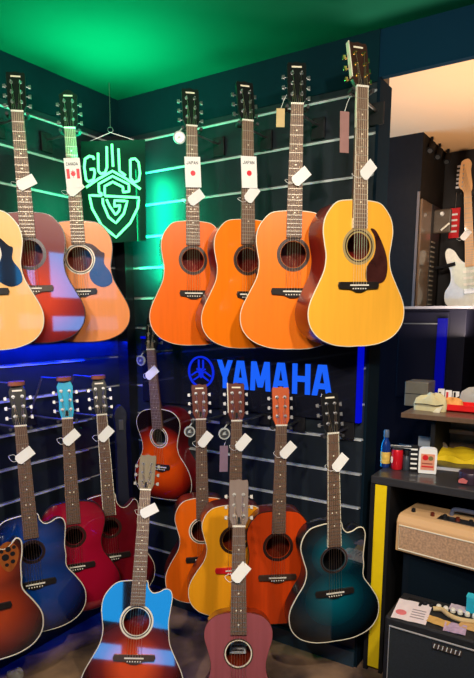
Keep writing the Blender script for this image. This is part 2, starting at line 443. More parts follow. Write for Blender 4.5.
# ------------------------------------------------------------------ wall hangers
def hanger(mw, nutz, s, wall, label, cap=False, oval=False, group='wall hangers holding the guitars'):
    """arm from the slatwall with a yoke round the neck just under the headstock"""
    yk = mw @ Vector((0, .026, nutz-.004))
    if wall == 'front': root = Vector((yk.x, -.004, yk.z-.01)); n = Vector((0, -1, 0)); rz = 0
    else: root = Vector((.004, yk.y, yk.z-.01)); n = Vector((1, 0, 0)); rz = radians(90)
    t = thing('guitar_hanger', label, 'hanger', None, root, rz, group)
    inv = (Matrix.Translation(root) @ Matrix.Rotation(rz, 4, 'Z')).inverted()
    bm = nb(); box(bm, (-.03, -.012, -.05), (.03, 0, .03))
    obj('wall_plate', bm, MT['matblack'], t, bevel=.003)
    if oval:
        c = inv @ (mw @ Vector((0, .035, nutz+.158)))
        bm = nb(); prism(bm, [(c.x+.036*cos(a), c.y+.026*sin(a)) for a in [2*pi*i/24 for i in range(24)]], c.z-.006, c.z+.010, 0, None, 'z')
        obj('wood_block', bm, wood('block_wood', srgb(150, 90, 70), .35, .6), t, bevel=.003, label='oval brown wooden block above the headstock')
        bm = nb(); tube(bm, [(0, -.006, .01), (c.x*.5, c.y*.4, c.z), tuple(c+Vector((0, .02, 0)))], .005, 8); obj('rod', bm, MT['steel'], t, True)
    bm = nb(); e = inv @ (yk+Vector((0, 0, -.008)))
    tube(bm, [(0, -.01, 0), tuple(e*.6+Vector((0, 0, -.002))), tuple(e)], .005, 8)
    obj('arm', bm, MT['steel'], t, True)
    bm = nb(); L = inv @ mw
    pts = [L @ Vector(p) for p in ((-.037, -.016, nutz-.010), (-.037, .01, nutz-.012), (-.03, .024, nutz-.014), (0, .029, nutz-.014), (.03, .024, nutz-.014), (.037, .01, nutz-.012), (.037, -.016, nutz-.010))]
    tube(bm, spline([tuple(p) for p in pts], 4), .0065, 8)
    obj('yoke', bm, MT['rubber'], t, True)
    if cap:
        bm = nb(); c = (-.052, -.02, nutz-.05)
        M2 = L @ Matrix.Translation(c)
        prism(bm, circle(0, 0, .024, 24), -.004, .004, 0, M2)
        prism(bm, circle(0, 0, .018, 24), -.0052, -.0038, 1, M2)
        prism(bm, [(-.009, -.006), (.011, -.002), (.002, .002), (.007, .011), (-.006, .004)], -.006, -.005, 0, M2)
        a = M2 @ Vector((0, 0, .022)); b = L @ Vector((-.037, -.012, nutz-.010)); tube(bm, [tuple(a), tuple(b)], .003, 6)
        obj('badge_disc', bm, [MT['badge'], MT['steel']], t, label='round pale badge at the yoke tip')

# ------------------------------------------------------------------ palettes
sp_nat = wood('natural_spruce', srgb(248, 188, 112), .3, .8, .06)
sp_lem = wood('golden_spruce', srgb(246, 178, 58), .3, .8, .06)
or_top = wood('orange_top', srgb(242, 108, 14), .32, .8, .07)
or_top2 = wood('amber_top', srgb(246, 124, 14), .32, .8, .07)
or_top3 = wood('honey_top', srgb(246, 124, 26), .32, .8, .07)
mahog = wood('mahogany_side', srgb(120, 40, 22), .3, .8, .15)
mahog_red = wood('red_mahogany_side', srgb(130, 30, 22), .3, .8, .15)
mahog_top = wood('orange_mahogany_top', srgb(206, 66, 16), .35, .6, .15)
parl_top = wood('plum_mahogany_top', srgb(150, 78, 84), .42, .4, .15)
amb3 = wood('deep_orange_top', srgb(236, 104, 16), .32, .8, .07)
lem2 = wood('yellow_spruce_top', srgb(250, 168, 30), .32, .8, .06)
blk_side = mat('black_bowl', (.01, .01, .012, 1), .35, coat=.3)
B1 = burst('cherry_sunburst', srgb(215, 62, 10), srgb(150, 26, 8), srgb(118, 16, 8), .35, .8, 1.3, up=False)
B2 = burst('tobacco_sunburst', srgb(225, 80, 18), srgb(120, 30, 10), srgb(18, 6, 6), .25, .62, .98, up=False)
B3 = burst('corner_sunburst', srgb(240, 84, 8), srgb(150, 28, 8), srgb(20, 6, 6), .4, .8, 1.15, up=False)
B4 = burst('teal_burst', srgb(2, 96, 112), srgb(2, 38, 52), srgb(3, 5, 8), .15, .66, .98)
B5 = burst('blue_burst', srgb(8, 60, 138), srgb(6, 40, 100), srgb(6, 12, 36), .35, .75, 1.05)
B6 = burst('ruby_burst', srgb(165, 14, 48), srgb(140, 10, 36), srgb(70, 5, 20), .5, .9, 1.2)
B7 = burst('wine_burst', srgb(110, 12, 26), srgb(85, 8, 20), srgb(35, 5, 10), .5, .9, 1.2)
B8 = burst('leaf_sunburst', srgb(185, 66, 20), srgb(105, 30, 12), srgb(18, 8, 6), .3, .75, 1.0)
redside = wood('cherry_side', srgb(120, 16, 24), .3, .8, .12)
tan_head = wood('orange_head', srgb(190, 85, 40), .4, .4, .1)
brn_head = wood('brown_head', srgb(95, 38, 24), .35, .6, .15)
grey_head = wood('ash_head', srgb(132, 120, 98), .5, .2, .12)
grey_head2 = wood('walnut_head', srgb(118, 100, 92), .5, .2, .12)
cyan_head = mat('cyan_head', srgb(30, 165, 200), .3, coat=.8, noise=.25, nscale=14)

TOPG = 'acoustic guitars hanging in the top row'
LOWG = 'acoustic guitars hanging in the lower row'
G = {}
def G_(key, *a): G[key] = place(*a); G[key] = (G[key][0], G[key][1], a[7])

# top row, left wall
G_('TL1', 'acoustic_guitar', 'natural spruce acoustic guitar cut off by the left edge of the photo, top row', (-34, 54), (-9, 350), 2.33, 2.33, 47,
   dict(shape='dread', top=sp_nat, side=mahog, pick='guild', pickmat=MT['pickblack'], bind=MT['cream'], head='flat'), TOPG)
G_('TL2', 'acoustic_guitar', 'cherry sunburst acoustic guitar with blue reflection, top row, left of the green neon sign', (14, 70), (37, 343), 2.44, 2.44, 45,
   dict(shape='dread', top=B1, side=mahog_red, bind=MT['darkbind'], hr=.05, ros=MT['darkbind'], fb=MT['fretbd'], bridge=MT['rose']), TOPG)
G_('TL3', 'acoustic_guitar', 'light natural acoustic guitar just left of and below the neon shield, top row', (67, 90), (86, 342), 2.63, 2.63, 43,
   dict(shape='dread', top=wood('peach_spruce', srgb(240, 148, 84), .3, .8, .06), side=mahog, pick='guild', pickmat=MT['pick'], bind=MT['darkbind'], head='crest', bw=.06), TOPG)
# top row, right wall
G_('TR1', 'acoustic_guitar', 'orange acoustic guitar nearest the corner in the top right row', (191, 87), (194, 345), 2.59, 2.59, 46,
   dict(shape='dread', top=or_top, side=mahog_red, bind=MT['cream'], bindr=.0016, bw=.055, ros=MT['rose'], hr=.046, wid=.94), TOPG)
G_('TR2', 'acoustic_guitar', 'amber acoustic guitar second from the corner, top row, red side showing', (247, 80), (248, 348), 2.49, 2.49, 52,
   dict(shape='dread', top=or_top2, side=mahog_red, bind=MT['cream'], bindr=.0016, bw=.045, ros=MT['rose'], hr=.046), TOPG)
G_('TR3', 'acoustic_guitar', 'honey orange acoustic guitar with black bridge, left neighbour of the yellow one, top row', (298, 60), (291, 349), 2.33, 2.33, 37,
   dict(shape='dread', top=or_top3, side=mahog, bind=MT['cream'], bindr=.0018, ros=MT['rose'], hr=.048), TOPG)
G_('TR4', 'acoustic_guitar', 'golden yellow acoustic guitar with mahogany side and brown pickguard, rightmost of top row', (362, 40), (357, 346), 2.20, 2.20, 52,
   dict(shape='dread', top=sp_lem, side=mahog_red, bind=MT['cream'], bindr=.0022, pick='yam', ros=mat('khaki_inlay', srgb(170, 150, 100), .4), rosw=.018, hr=.046, fbind=True, edge=True, tun=MT['gold'], headmat=wood('dark_head', srgb(52, 30, 24), .35, .6, .15), depth=.12), TOPG)
# lower row, right wall
G_('BR1', 'acoustic_guitar', 'orange acoustic guitar with brown headstock, nearest the corner in the lower right row', (200, 386), (204, 602), 2.58, 2.58, 44,
   dict(shape='om', top=amb3, side=mahog, bind=MT['cream'], bindr=.0018, headmat=brn_head, wid=.9), LOWG)
G_('BR2', 'acoustic_guitar', 'yellow spruce acoustic guitar with brown headstock, behind the small plum guitar', (237, 385), (233, 616), 2.42, 2.42, 42,
   dict(shape='om', top=lem2, side=mahog, bind=MT['cream'], bindr=.0018, headmat=brn_head, edge=True, wid=1.0, bridge=MT['red'], ros=MT['darkbind']), LOWG)
G_('BR3', 'acoustic_guitar', 'reddish orange mahogany acoustic guitar with matching orange headstock, left of the teal one', (282, 389), (276, 624), 2.38, 2.38, 40,
   dict(shape='dread', wid=.95, top=mahog_top, side=mahog, bind=MT['darkbind'], headmat=tan_head, ros=MT['darkbind'], logo=False, bridge=MT['rose'], truss=False), LOWG)
G_('BR4', 'acoustic_guitar', 'dark teal burst cutaway acoustic guitar with black headstock, rightmost of the lower row', (332, 395), (335, 641), 2.25, 2.25, 44,
   dict(shape='om', cut='soft', top=B4, side=MT['black'], bind=MT['cream'], bindr=.0025, hole=.152, hr=.046, ros=MT['steel'], rosw=.012, depth=.08, fbind=True, wid=.98), LOWG)
# lower row, left wall
G_('L0', 'acoustic_guitar', 'brown sunburst cutaway guitar with small leaf sound holes, cut off by left edge, lower row', (-30, 396), (-7, 661), 2.12, 2.12, 60,
   dict(shape='om', cut='sharp', top=B8, side=blk_side, bowl=True, leaf=True, bind=MT['cream'], bindr=.003, wid=.98), LOWG)
G_('L1', 'acoustic_guitar', 'blue cutaway acoustic guitar with black headstock on the left wall, lower row', (17, 388), (40, 632), 2.28, 2.28, 56,
   dict(shape='om', cut='soft', top=B5, side=blk_side, bowl=True, bind=MT['cream'], bindr=.0022, head='ov', hr=.036, ros=MT['darkbind'], ros2=MT['matblack']), LOWG)
G_('L2', 'acoustic_guitar', 'ruby red acoustic guitar with bright cyan headstock on the left wall, lower row', (65, 383), (79, 612), 2.44, 2.44, 54,
   dict(shape='om', top=B6, side=blk_side, bowl=True, bind=MT['darkbind'], headmat=cyan_head, head='ov', logo=False, hr=.036, ros=MT['darkbind'], neckmat=MT['maple'], wid=.96), LOWG)
G_('L3', 'acoustic_guitar', 'dark wine red cutaway acoustic guitar with black headstock, nearest the corner on left wall', (99, 381), (116, 600), 2.57, 2.57, 50,
   dict(shape='om', cut='sharp', top=B7, side=redside, bowl=True, bind=MT['cream'], bindr=.0018, head='ov', hr=.036, ros=MT['darkbind'], fbind=True, wid=.96), LOWG)
# small one in the corner
G_('C1', 'acoustic_guitar', 'small orange sunburst acoustic guitar hanging in the dark corner beneath the neon sign', (149, 318), (164, 499), 2.88, 2.88, 4,
   dict(shape='parlor', BL=.45, scale=.57, joint=12, hl=.15, top=B3, side=redside, bind=MT['cream'], bindr=.0018, hr=.04, wid=1.0, depth=.12, bw=.05), None)
# two on floor stands in front
G_('F1', 'acoustic_guitar', 'sunburst cutaway acoustic guitar with bright blue reflections and pale headstock on a floor stand', (148, 455), (130, 718), 2.33, 1.95, 38,
   dict(shape='dread', cut='soft', top=B2, side=mahog_red, bind=MT['cream'], bindr=.0022, headmat=grey_head, tun=MT['nickel'], ros=MT['cream'], rosw=.016, fb=MT['fretbd'], bridge=MT['rose'], logo=False, depth=.1), None)
G_('F2', 'acoustic_guitar', 'small plum brown mahogany acoustic guitar on a floor stand at the front', (239, 481), (238, 748), 2.1, 1.86, 34,
   dict(shape='parlor', BL=.46, scale=.6, joint=12, hl=.165, top=parl_top, side=mahog, bind=MT['darkbind'], bindr=.0012, headmat=grey_head2, tun=MT['nickel'], hr=.043, ros=MT['cream'], rosw=.006, ros2=MT['rose'], sticker=True, logo=False, depth=.09, over=.075, wid=.93), None)

nut = lambda k: G[k][2]['_nut']
HL = {'TL1': ('left', 'hanger of the natural guitar at the left edge, top row'), 'TL2': ('left', 'hanger behind the cherry sunburst guitar neck, top row'),
 'TL3': ('left', 'hanger behind the light natural guitar left of the neon sign'), 'TR1': ('front', 'hanger with pale badge disc beside the neck of the orange guitar nearest the corner'),
 'TR2': ('front', 'hanger behind the amber guitar neck, top row'), 'TR3': ('front', 'hanger behind the honey orange guitar neck, top row'),
 'TR4': ('front', 'hanger behind the golden yellow guitar neck, top row'), 'BR1': ('front', 'hanger with pale badge disc left of the orange guitar neck, lower row'),
 'BR2': ('front', 'hanger with pale badge disc left of the yellow guitar neck, lower row'), 'BR3': ('front', 'hanger behind the orange headstock mahogany guitar'),
 'BR4': ('front', 'hanger behind the teal guitar neck'), 'L0': ('left', 'hanger of the leaf hole sunburst guitar at the left edge'),
 'L1': ('left', 'hanger behind the blue guitar neck, lower row'), 'L2': ('left', 'hanger behind the cyan headstock guitar'),
 'L3': ('left', 'hanger behind the wine red guitar neck'), 'C1': ('front', 'hanger with round badge behind the small corner guitar neck')}
for k, (w, lab) in HL.items():
    hanger(G[k][0], nut(k), G[k][1], w, lab, cap=k in ('TR1', 'BR1', 'BR2', 'C1'), oval=k in ('L1', 'L2', 'L3'))

# tags: key, distance below the nut, sideways, roll, label
for k, dz, x, roll, lab in [
 ('TL2', .255, .012, -28, 'white price tag on the neck of the cherry sunburst guitar, top row'),
 ('TL3', .235, .004, -40, 'white price tag under the Canadian flag card on left wall'),
 ('TR1', .272, .012, -38, 'white price tag below the Japan flag card nearest the corner'),
 ('TR2', .268, .012, -50, 'white price tag below the Japan flag card of the amber guitar'),
 ('TR3', .245, .018, -42, 'white price tag on the neck of the honey orange guitar, top row'),
 ('TR4', .265, .022, -45, 'white price tag on the neck of the golden yellow guitar'),
 ('BR1', .090, .016, -48, 'white price tag on the orange guitar nearest the corner, lower right row'),
 ('BR2', .090, .026, -48, 'white price tag on the yellow spruce guitar, lower right row'),
 ('BR3', .100, .026, -45, 'white price tag on the mahogany guitar with orange headstock'),
 ('BR4', .115, .022, -45, 'white price tag on the teal burst guitar neck'),
 ('L1', .115, .004, -32, 'white price tag on the blue guitar neck, left wall'),
 ('L2', .080, .010, -38, 'white price tag on the neck below the cyan headstock'),
 ('L3', .085, .010, -42, 'white price tag on the wine red guitar neck'),
 ('C1', .110, .002, -38, 'white price tag on the small sunburst guitar in the corner'),
 ('F1', .085, .020, -30, 'white price tag on the sunburst guitar standing in front'),
 ('F2', .160, .006, -48, 'white price tag on the small plum guitar at the front')]:
    price_tag(G[k][0], nut(k)-dz, x, roll, lab)
flag_card(G['TL3'][0], nut('TL3')-.175, 'canada', 'white card with a red Canadian flag on a neck left of the neon sign')
flag_card(G['TR1'][0], nut('TR1')-.175, 'japan', 'white card with a red Japan flag disc on the guitar nearest the corner')
flag_card(G['TR2'][0], nut('TR2')-.188, 'japan', 'white card with a red Japan flag disc on the amber guitar, second from the corner')
# cream strap tag hanging on the wall left of TR3 head, pinkish hang tag left of TR4 neck
def hang_card(key, x, z, w, h, m, label):
    M = G[key][0] @ Matrix.Translation((x, .0, z))
    t = thing('hang_tag', label, 'tag', M)
    obj('card', bbox((-w/2, -.001, -h/2), (w/2, .001, h/2)), m, t)
    bm = nb(); tube(bm, [(0, 0, h/2-.002), (.012, .004, h/2+.03), (-x-.036 if x < 0 else .01, .012, h/2+.05)], .0008, 5)
    obj('cord', bm, MT['white'], t)
hang_card('TR3', -.058, nut('TR3')-.045, .03, .062, mat('tan_card', srgb(190, 165, 110), .6), 'small tan tag hanging left of the honey orange guitar headstock')
hang_card('TR4', -.062, nut('TR4')-.145, .034, .13, mat('pink_card', srgb(150, 110, 105), .6), 'pinkish paper hang tag left of the golden yellow guitar neck')
hang_card('BR2', -.050, nut('BR2')-.16, .034, .11, mat('mauve_card', srgb(130, 105, 125), .6), 'mauve paper tag hanging left of the yellow spruce guitar neck, lower row')

# ------------------------------------------------------------------ floor stands (mostly below the frame)
def floor_stand(key, label, yawd):
    mw = G[key][0]
    b = mw @ Vector((0, .05, 0)); yaw = radians(yawd)
    t = thing('guitar_stand', label, 'stand', None, (b.x, b.y, 0), yaw)
    inv = (Matrix.Translation((b.x, b.y, 0)) @ Matrix.Rotation(yaw, 4, 'Z')).inverted() @ mw
    P = lambda x, y, z: tuple(inv @ Vector((x, y, z)))
    for sx in (-1, 1):
        bm = nb(); a = Vector(P(0, .15, .34)); f = Vector(P(sx*.14, .06, -.02)); f.z = .008
        tube(bm, [tuple(a), tuple(f)], .007, 8)
        tube(bm, [P(sx*.085, .13, -.004), P(sx*.085, -.03, -.012), P(sx*.085, -.035, .02)], .006, 8)
        tube(bm, [P(sx*.085, .13, -.004), tuple(a.lerp(f, .8))], .006, 8)
        obj('leg', bm, MT['rubber'], t, True)
    bm = nb(); a = Vector(P(0, .15, .34)); f = Vector((a.x, a.y+.16, .008)); tube(bm, [tuple(a), tuple(f)], .007, 8)
    obj('leg', bm, MT['rubber'], t, True)
floor_stand('F1', 'black stand holding the sunburst cutaway guitar', 36)
floor_stand('F2', 'black stand holding the small plum guitar', 34)

# ------------------------------------------------------------------ ROOM SHELL
CEIL = 2.63; XE = 1.355            # XE: right end of the slatwall
slat_col = mat('dark_slatwall', (.013, .019, .026, 1), .42, coat=0, spec=.3, noise=.3, nscale=6)
alu = mat('groove_metal', (.62, .66, .68, 1), .4, .25, noise=.1)
darkpaint = mat('dark_blue_paint', (.0006, .018, .038, 1), .8, spec=.08, noise=.06, nscale=4)
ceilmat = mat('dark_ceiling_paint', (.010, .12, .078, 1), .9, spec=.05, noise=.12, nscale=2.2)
m, N, L, P = newmat('carpet_tiles')
tc = N.new('ShaderNodeTexCoord'); nz = N.new('ShaderNodeTexNoise'); nz.inputs['Scale'].default_value = 3.2; nz.inputs['Detail'].default_value = 6
vo = N.new('ShaderNodeTexNoise'); vo.inputs['Scale'].default_value = 120
cr = N.new('ShaderNodeValToRGB'); cr.color_ramp.elements[0].color = srgb(66, 52, 48); cr.color_ramp.elements[0].position = .38
cr.color_ramp.elements[1].color = srgb(165, 132, 100); cr.color_ramp.elements[1].position = .68
L.new(tc.outputs['Object'], nz.inputs['Vector']); L.new(tc.outputs['Object'], vo.inputs['Vector']); L.new(nz.outputs['Fac'], cr.inputs['Fac'])
L.new(cr.outputs[0], P.inputs['Base Color']); P.inputs['Roughness'].default_value = .75
bp = N.new('ShaderNodeBump'); bp.inputs['Strength'].default_value = .3; L.new(vo.outputs['Fac'], bp.inputs['Height']); L.new(bp.outputs[0], P.inputs['Normal'])
floor_m = m

struct('floor', bbox((-.2, -5.6, -.1), (5.3, 3.2, 0)), floor_m)
struct('ceiling', bbox((-.2, -5.6, CEIL), (5.3, .03, CEIL+.1)), ceilmat)
GROOVES = [1.055+.152*k for k in range(-6, 10)]
def slatwall(name, left):
    bm = nb()
    def b(lo, hi, mi): box(bm, lo, hi, mi)
    zs = [0]+[z for z in GROOVES]+[CEIL]
    for i in range(len(zs)-1):
        z0 = zs[i]+(.006 if i else 0); z1 = zs[i+1]-(.006 if i+1 < len(zs)-1 else 0)
        if left: b((-.02, -5.5, z0), (0, -.0, z1), 0)
        else: b((0, 0, z0), (XE, .02, z1), 0)
    for z in GROOVES:
        if left:
            b((-.018, -5.5, z-.006), (-.010, 0, z+.006), 1); b((-.010, -5.5, z-.0078), (.0035, -.30, z-.002), 1)
        else:
            b((0, .010, z-.006), (XE, .018, z+.006), 1); b((.12, -.0035, z-.0078), (XE-.012, .010, z-.002), 1)
    if left: b((-.12, -5.5, 0), (-.02, .12, CEIL), 0)
    else: b((-.02, .02, 0), (XE, .12, CEIL), 0)
    return struct(name, bm, [slat_col, alu])
slatwall('wall_left', True); slatwall('wall_front', False)
# corner post where the two slatwalls meet
struct('trim_1', bbox((0, -.06, 0), (.07, 0, 2.449)), mat('corner_trim', (.01, .011, .014, 1), .35))
# upright at the end of the slatwall, header above the opening
struct('trim_2', bbox((XE, -.012, 0), (XE+.012, .12, 2.46)), mat('end_cap', (.003, .010, .018, 1), .8, spec=.05))
HZ = 2.465
bm = nb(); box(bm, (XE, 0, HZ), (5.3, .03, CEIL)); struct('wall_header', bm, darkpaint)
# upper band on slatwall is painted like the header
bm = nb(); box(bm, (.0, -.006, 2.45), (XE, 0, CEIL)); box(bm, (0, -5.5, 2.45), (.006, 0, CEIL)); struct('trim_3', bm, mat('teal_band', (.0005, .014, .021, 1), .8, spec=.08))
bm = nb(); box(bm, (.07, -.02, 0), (XE, 0, .075)); box(bm, (0, -5.5, 0), (.02, -.06, .075)); struct('baseboard_front', bm, mat('teal_baseboard', srgb(28, 52, 66), .4))
# rest of the shop behind the camera, with the street window
WX0, WX1, WZ0, WZ1 = 3.5, 4.95, 1.38, 2.55
wallp = mat('grey_wall_paint', (.035, .035, .04, 1), .8)
bm = nb()
box(bm, (-.2, -5.6, 0), (WX0, -5.5, CEIL)); box(bm, (WX1, -5.6, 0), (5.3, -5.5, CEIL)); box(bm, (WX0, -5.6, 0), (WX1, -5.5, WZ0)); box(bm, (WX0, -5.6, WZ1), (WX1, -5.5, CEIL))
struct('wall_back', bm, wallp)
bm = nb(); box(bm, (5.2, -5.6, 0), (5.3, 3.2, CEIL)); struct('wall_right', bm, wallp)
bm = nb()
for x, w_ in ((WX0, .03), (4.02, .22), (WX1-.03, .03)): box(bm, (x, -5.58, WZ0), (x+w_, -5.52, WZ1))  # wide centre post and mid rail shaped to break up the window's reflections
for z, h in ((WZ0, .03), (1.62, .27), (WZ1-.03, .03)): box(bm, (WX0, -5.578, z), (WX1, -5.522, z+h))
struct('window_1', bm, MT['matblack'])
# back room beyond the opening
beige = mat('beige_plaster', srgb(236, 184, 132), .8, noise=.03, nscale=3)
dkwall = mat('charcoal_wall', (.028, .026, .026, 1), .7, spec=.15, noise=.2, nscale=5)
struct('ceiling_back', bbox((-.2, .03, CEIL), (5.3, 3.2, CEIL+.1)), beige)
bm = nb(); box(bm, (-.2, 1.34, 0), (1.145, 3.2, CEIL)); struct('wall_closet', bm, mat('closet_black', (.016, .013, .011, 1), .7, spec=.1))
bm = nb(); box(bm, (1.145, 1.87, 0), (5.2, 2.0, CEIL)); struct('wall_far', bm, dkwall)
bm = nb(); cyl(bm, (1.42, 1.82, CEIL-.05), (4.4, 1.82, CEIL-.05), .022, 12)
struct('trim_4', bm, mat('grey_pipe', srgb(170, 165, 165), .4), True)
struct('trim_5', bbox((1.130, 1.332, .9), (1.145, 1.34, 2.3)), mat('brown_edge', srgb(110, 95, 85), .5))

# ------------------------------------------------------------------ NEON SIGN
SP = at(112, 190, 2.86); syaw = radians(40)
SN = Vector((sin(syaw), -cos(syaw), 0))
smw = Matrix.Translation(SP-Vector((0, 0, .24))) @ Matrix.Rotation(syaw, 4, 'Z'); sinv = smw.inverted()
neon = thing('neon_sign', 'green neon sign with arched letters above a shield emblem, hanging in the corner', 'sign', smw)
def S(px, py): p = sinv @ hit(px, py, SP, SN); return p.x, p.z
acr = mat('green_acrylic', (.0, .03, .02, 1), .7, spec=.1, noise=0)
a = [S(80, 140), S(145, 138), S(146, 240), S(83, 244)]
bm = nb(); prism(bm, a, .022, .026); obj('backing_panel', bm, acr, neon, label='dark green acrylic backing')
neonm = emis('green_neon', (.12, 1, .29, 1), 3.2)
z1 = lambda x, y: S(80+x/6.97, 130+y/6.97)
z2 = lambda x, y: S(80+x/6.97, 185+y/6.97)
letters_n = [
 ('letter_g', [[z1(*p) for p in ((98, 205), (92, 188), (65, 182), (35, 202), (30, 260), (42, 345), (58, 362), (95, 345), (103, 300), (98, 272), (68, 275))]]),
 ('letter_u', [[z1(*p) for p in ((126, 160), (128, 285), (145, 305), (175, 298), (188, 260), (186, 115))]]),
 ('letter_i', [[z1(*p) for p in ((222, 98), (230, 255))]]),
 ('letter_l', [[z1(*p) for p in ((268, 130), (275, 285), (318, 318))]]),
 ('letter_d', [[z1(*p) for p in ((350, 205), (352, 335), (375, 365), (410, 352), (418, 300), (408, 225), (385, 200), (350, 205))]]),
 ('roof_line', [[z1(*p) for p in ((42, 400), (130, 340), (226, 286), (320, 338), (422, 412))]]),
 ('crest', [[z2(*p) for p in ((150, 75), (150, 60), (132, 50), (130, -8), (226, -62), (340, -5), (342, 45), (300, 50), (300, 15), (228, -22), (172, 8), (172, 75))]]),
 ('shield', [[z2(*p) for p in ((150, 75), (65, 72), (85, 165), (150, 280), (252, 365), (350, 265), (402, 160), (412, 88), (172, 76))]]),
 ('letter_g', [[z2(*p) for p in ((158, 92), (160, 130), (200, 225), (250, 265), (305, 200), (330, 112), (240, 108), (240, 150), (280, 140), (272, 180), (248, 208), (205, 145), (185, 100))]]),
]
for nm, ss in letters_n:
    bm = nb()
    for s_ in ss: 
        pts = []
        for a_, b_ in zip(s_, s_[1:]):
            for k in range(4): pts.append((a_[0]+(b_[0]-a_[0])*k/4, 0, a_[1]+(b_[1]-a_[1])*k/4))
        pts.append((s_[-1][0], 0, s_[-1][1]))
        tube(bm, pts, .0058, 8)
    obj(nm, bm, neonm, neon, True)
bm = nb()
c = S(110, 131); l = S(84, 141); r = S(141, 140)
tube(bm, [(l[0], .024, l[1]-.004), (c[0], .024, c[1]), (r[0], .024, r[1]-.004)], .0022, 6)
tube(bm, [(c[0]+.012*cos(2*pi*i/12), .024, c[1]+.012+.012*sin(2*pi*i/12)) for i in range(12)], .0016, 5, True)
tube(bm, [(c[0], .024, c[1]+.02), (c[0], .06, c[1]+.30)], .0014, 5)
obj('hanging_wire', bm, MT['steel'], neon)

# ------------------------------------------------------------------ BLUE SIGN on the slatwall
PY = -.03
px0 = hit(217, 372, (0, PY, 0), (0, -1, 0)).x; px1 = hit(333, 372, (0, PY, 0), (0, -1, 0)).x
LZ0, LZ1 = 1.232, 1.366
sg = thing('lit_sign', 'dark wall panel with blue lit capital letters and round emblem of crossed forks', 'sign', None, (.72, -.004, 1.13))
O = Vector((.72, -.004, 1.13)); off = lambda x, z: (x-O.x, z-O.z)
obj('panel', bbox((.13-O.x, -.018, 0), (XE-.031-O.x, 0, .325)), mat('sign_panel', (.008, .009, .016, 1), .22, coat=.6, noise=0), sg)
blue = emis('blue_letter_light', (.012, .13, 1, 1), .95)
blue_hot = emis('blue_led', (.001, .006, 1, 1), .55)
def quadstroke(p, q, w): 
    """a slanted stroke with horizontal ends"""
    return [(p[0]-w/2, p[1]), (p[0]+w/2, p[1]), (q[0]+w/2, q[1]), (q[0]-w/2, q[1])]
def big(ch):
    w = .25
    return {
     'Y': [quadstroke((.5, .0), (.5, .5), w), quadstroke((.5, .4), (.14, 1), w+.03), quadstroke((.5, .4), (.86, 1), w+.03)],
     'A': [quadstroke((.13, 0), (.42, 1), w), quadstroke((.87, 0), (.58, 1), w), [(.28, .22), (.72, .22), (.66, .4), (.34, .4)]],
     'M': [quadstroke((.11, 0), (.16, 1), .21), quadstroke((.89, 0), (.84, 1), .21), quadstroke((.5, .12), (.18, 1), .22), quadstroke((.5, .12), (.82, 1), .22)],
     'H': [quadstroke((.14, 0), (.14, 1), w), quadstroke((.86, 0), (.86, 1), w), [(.14, .41), (.86, .41), (.86, .6), (.14, .6)]],
    }[ch]
cells = [('Y', 217, 232), ('A', 232, 248), ('M', 250, 270), ('A', 272, 289), ('H', 292, 310), ('A', 312, 332)]
for ch, a_, b_ in cells:
    xa = hit(a_, 372, (0, PY, 0), (0, -1, 0)).x; xb = hit(b_, 372, (0, PY, 0), (0, -1, 0)).x
    bm = nb()
    for q in big(ch):
        prism(bm, [off(xa+(xb-xa)*u, LZ0+(LZ1-LZ0)*v) for u, v in q], PY-O.y, -.0185)
    obj('letter_'+ch.lower(), bm, blue, sg)
# round emblem with three crossed tuning forks
ec = hit(200.5, 372, (0, PY, 0), (0, -1, 0)); er = .078; ex, ez = off(ec.x, ec.z)
bm = nb(); plate_with_holes(bm, circle(ex, ez, er, 40), [circle(ex, ez, er-.009, 40)], PY-O.y, -.0185)
for k in range(3):
    a_ = radians(90+120*k); d = Vector((cos(a_), sin(a_))); n_ = Vector((-d.y, d.x))
    c_ = Vector((ex, ez))
    def st(p, q, w):
        dd = (q-p).normalized(); nn = Vector((-dd.y, dd.x))*w/2
        prism(bm, [tuple(p+nn), tuple(q+nn), tuple(q-nn), tuple(p-nn)], PY-O.y+.001, -.0185)
    st(c_-d*.03, c_+d*.012, .007)
    for s_ in (-1, 1):
        st(c_+d*.010, c_+d*.020+n_*.013*s_, .006); st(c_+d*.018+n_*.013*s_, c_+d*.060+n_*.013*s_, .007)
obj('emblem', bm, emis('blue_emblem_light', (.006, .03, .9, 1), .8), sg)
bm = nb(); box(bm, (XE-.030-O.x, -.03, 0), (XE-.012-O.x, 0, .325)); obj('led_edge', bm, blue_hot, sg, label='vertical blue light strip at the right end')
bm = nb(); box(bm, (.13-O.x, -.024, .325), (XE-.030-O.x, 0, .337)); obj('led_edge', bm, blue_hot, sg, label='horizontal blue light strip along the top')
# blue strip on the left wall behind the top row
bl = thing('led_strip', 'blue light strip along the left wall under the top row bodies', 'light', None, (.0, -1.6, 1.455))
obj('diffuser', bbox((.004, -1.0, 0), (.022, 1.2, .012)), blue_hot, bl)
obj('rail', bbox((.0035, -1.0, .012), (.03, 1.2, .02)), MT['matblack'], bl)

# tall black guitar case leaning in the corner
cp = at(116, 470, 2.86)
cs = thing('guitar_case', 'tall dark guitar case standing upright in the corner between the walls', 'case', None, (.185, -.255, 0), radians(52))
bm = nb(); pts = spline([(-.12, .0), (-.19, .06), (-.2, .18), (-.15, .33), (-.13, .42), (-.11, .55), (-.06, .64), (-.05, 1.0), (-.06, 1.1), (0, 1.14), (.06, 1.1), (.05, 1.0), (.06, .64), (.11, .55), (.13, .42), (.15, .33), (.2, .18), (.19, .06), (.12, 0)], 4)
pts = [(x*.5, z) for x, z in pts]
prism(bm, pts, -.03, .03); obj('shell', bm, mat('case_shell', (.012, .015, .022, 1), .5), cs, bevel=.008)
bm = nb(); box(bm, (-.01, -.036, 1.02), (.012, -.028, 1.07)); obj('latch', bm, MT['steel'], cs, label='small pale metal latch')

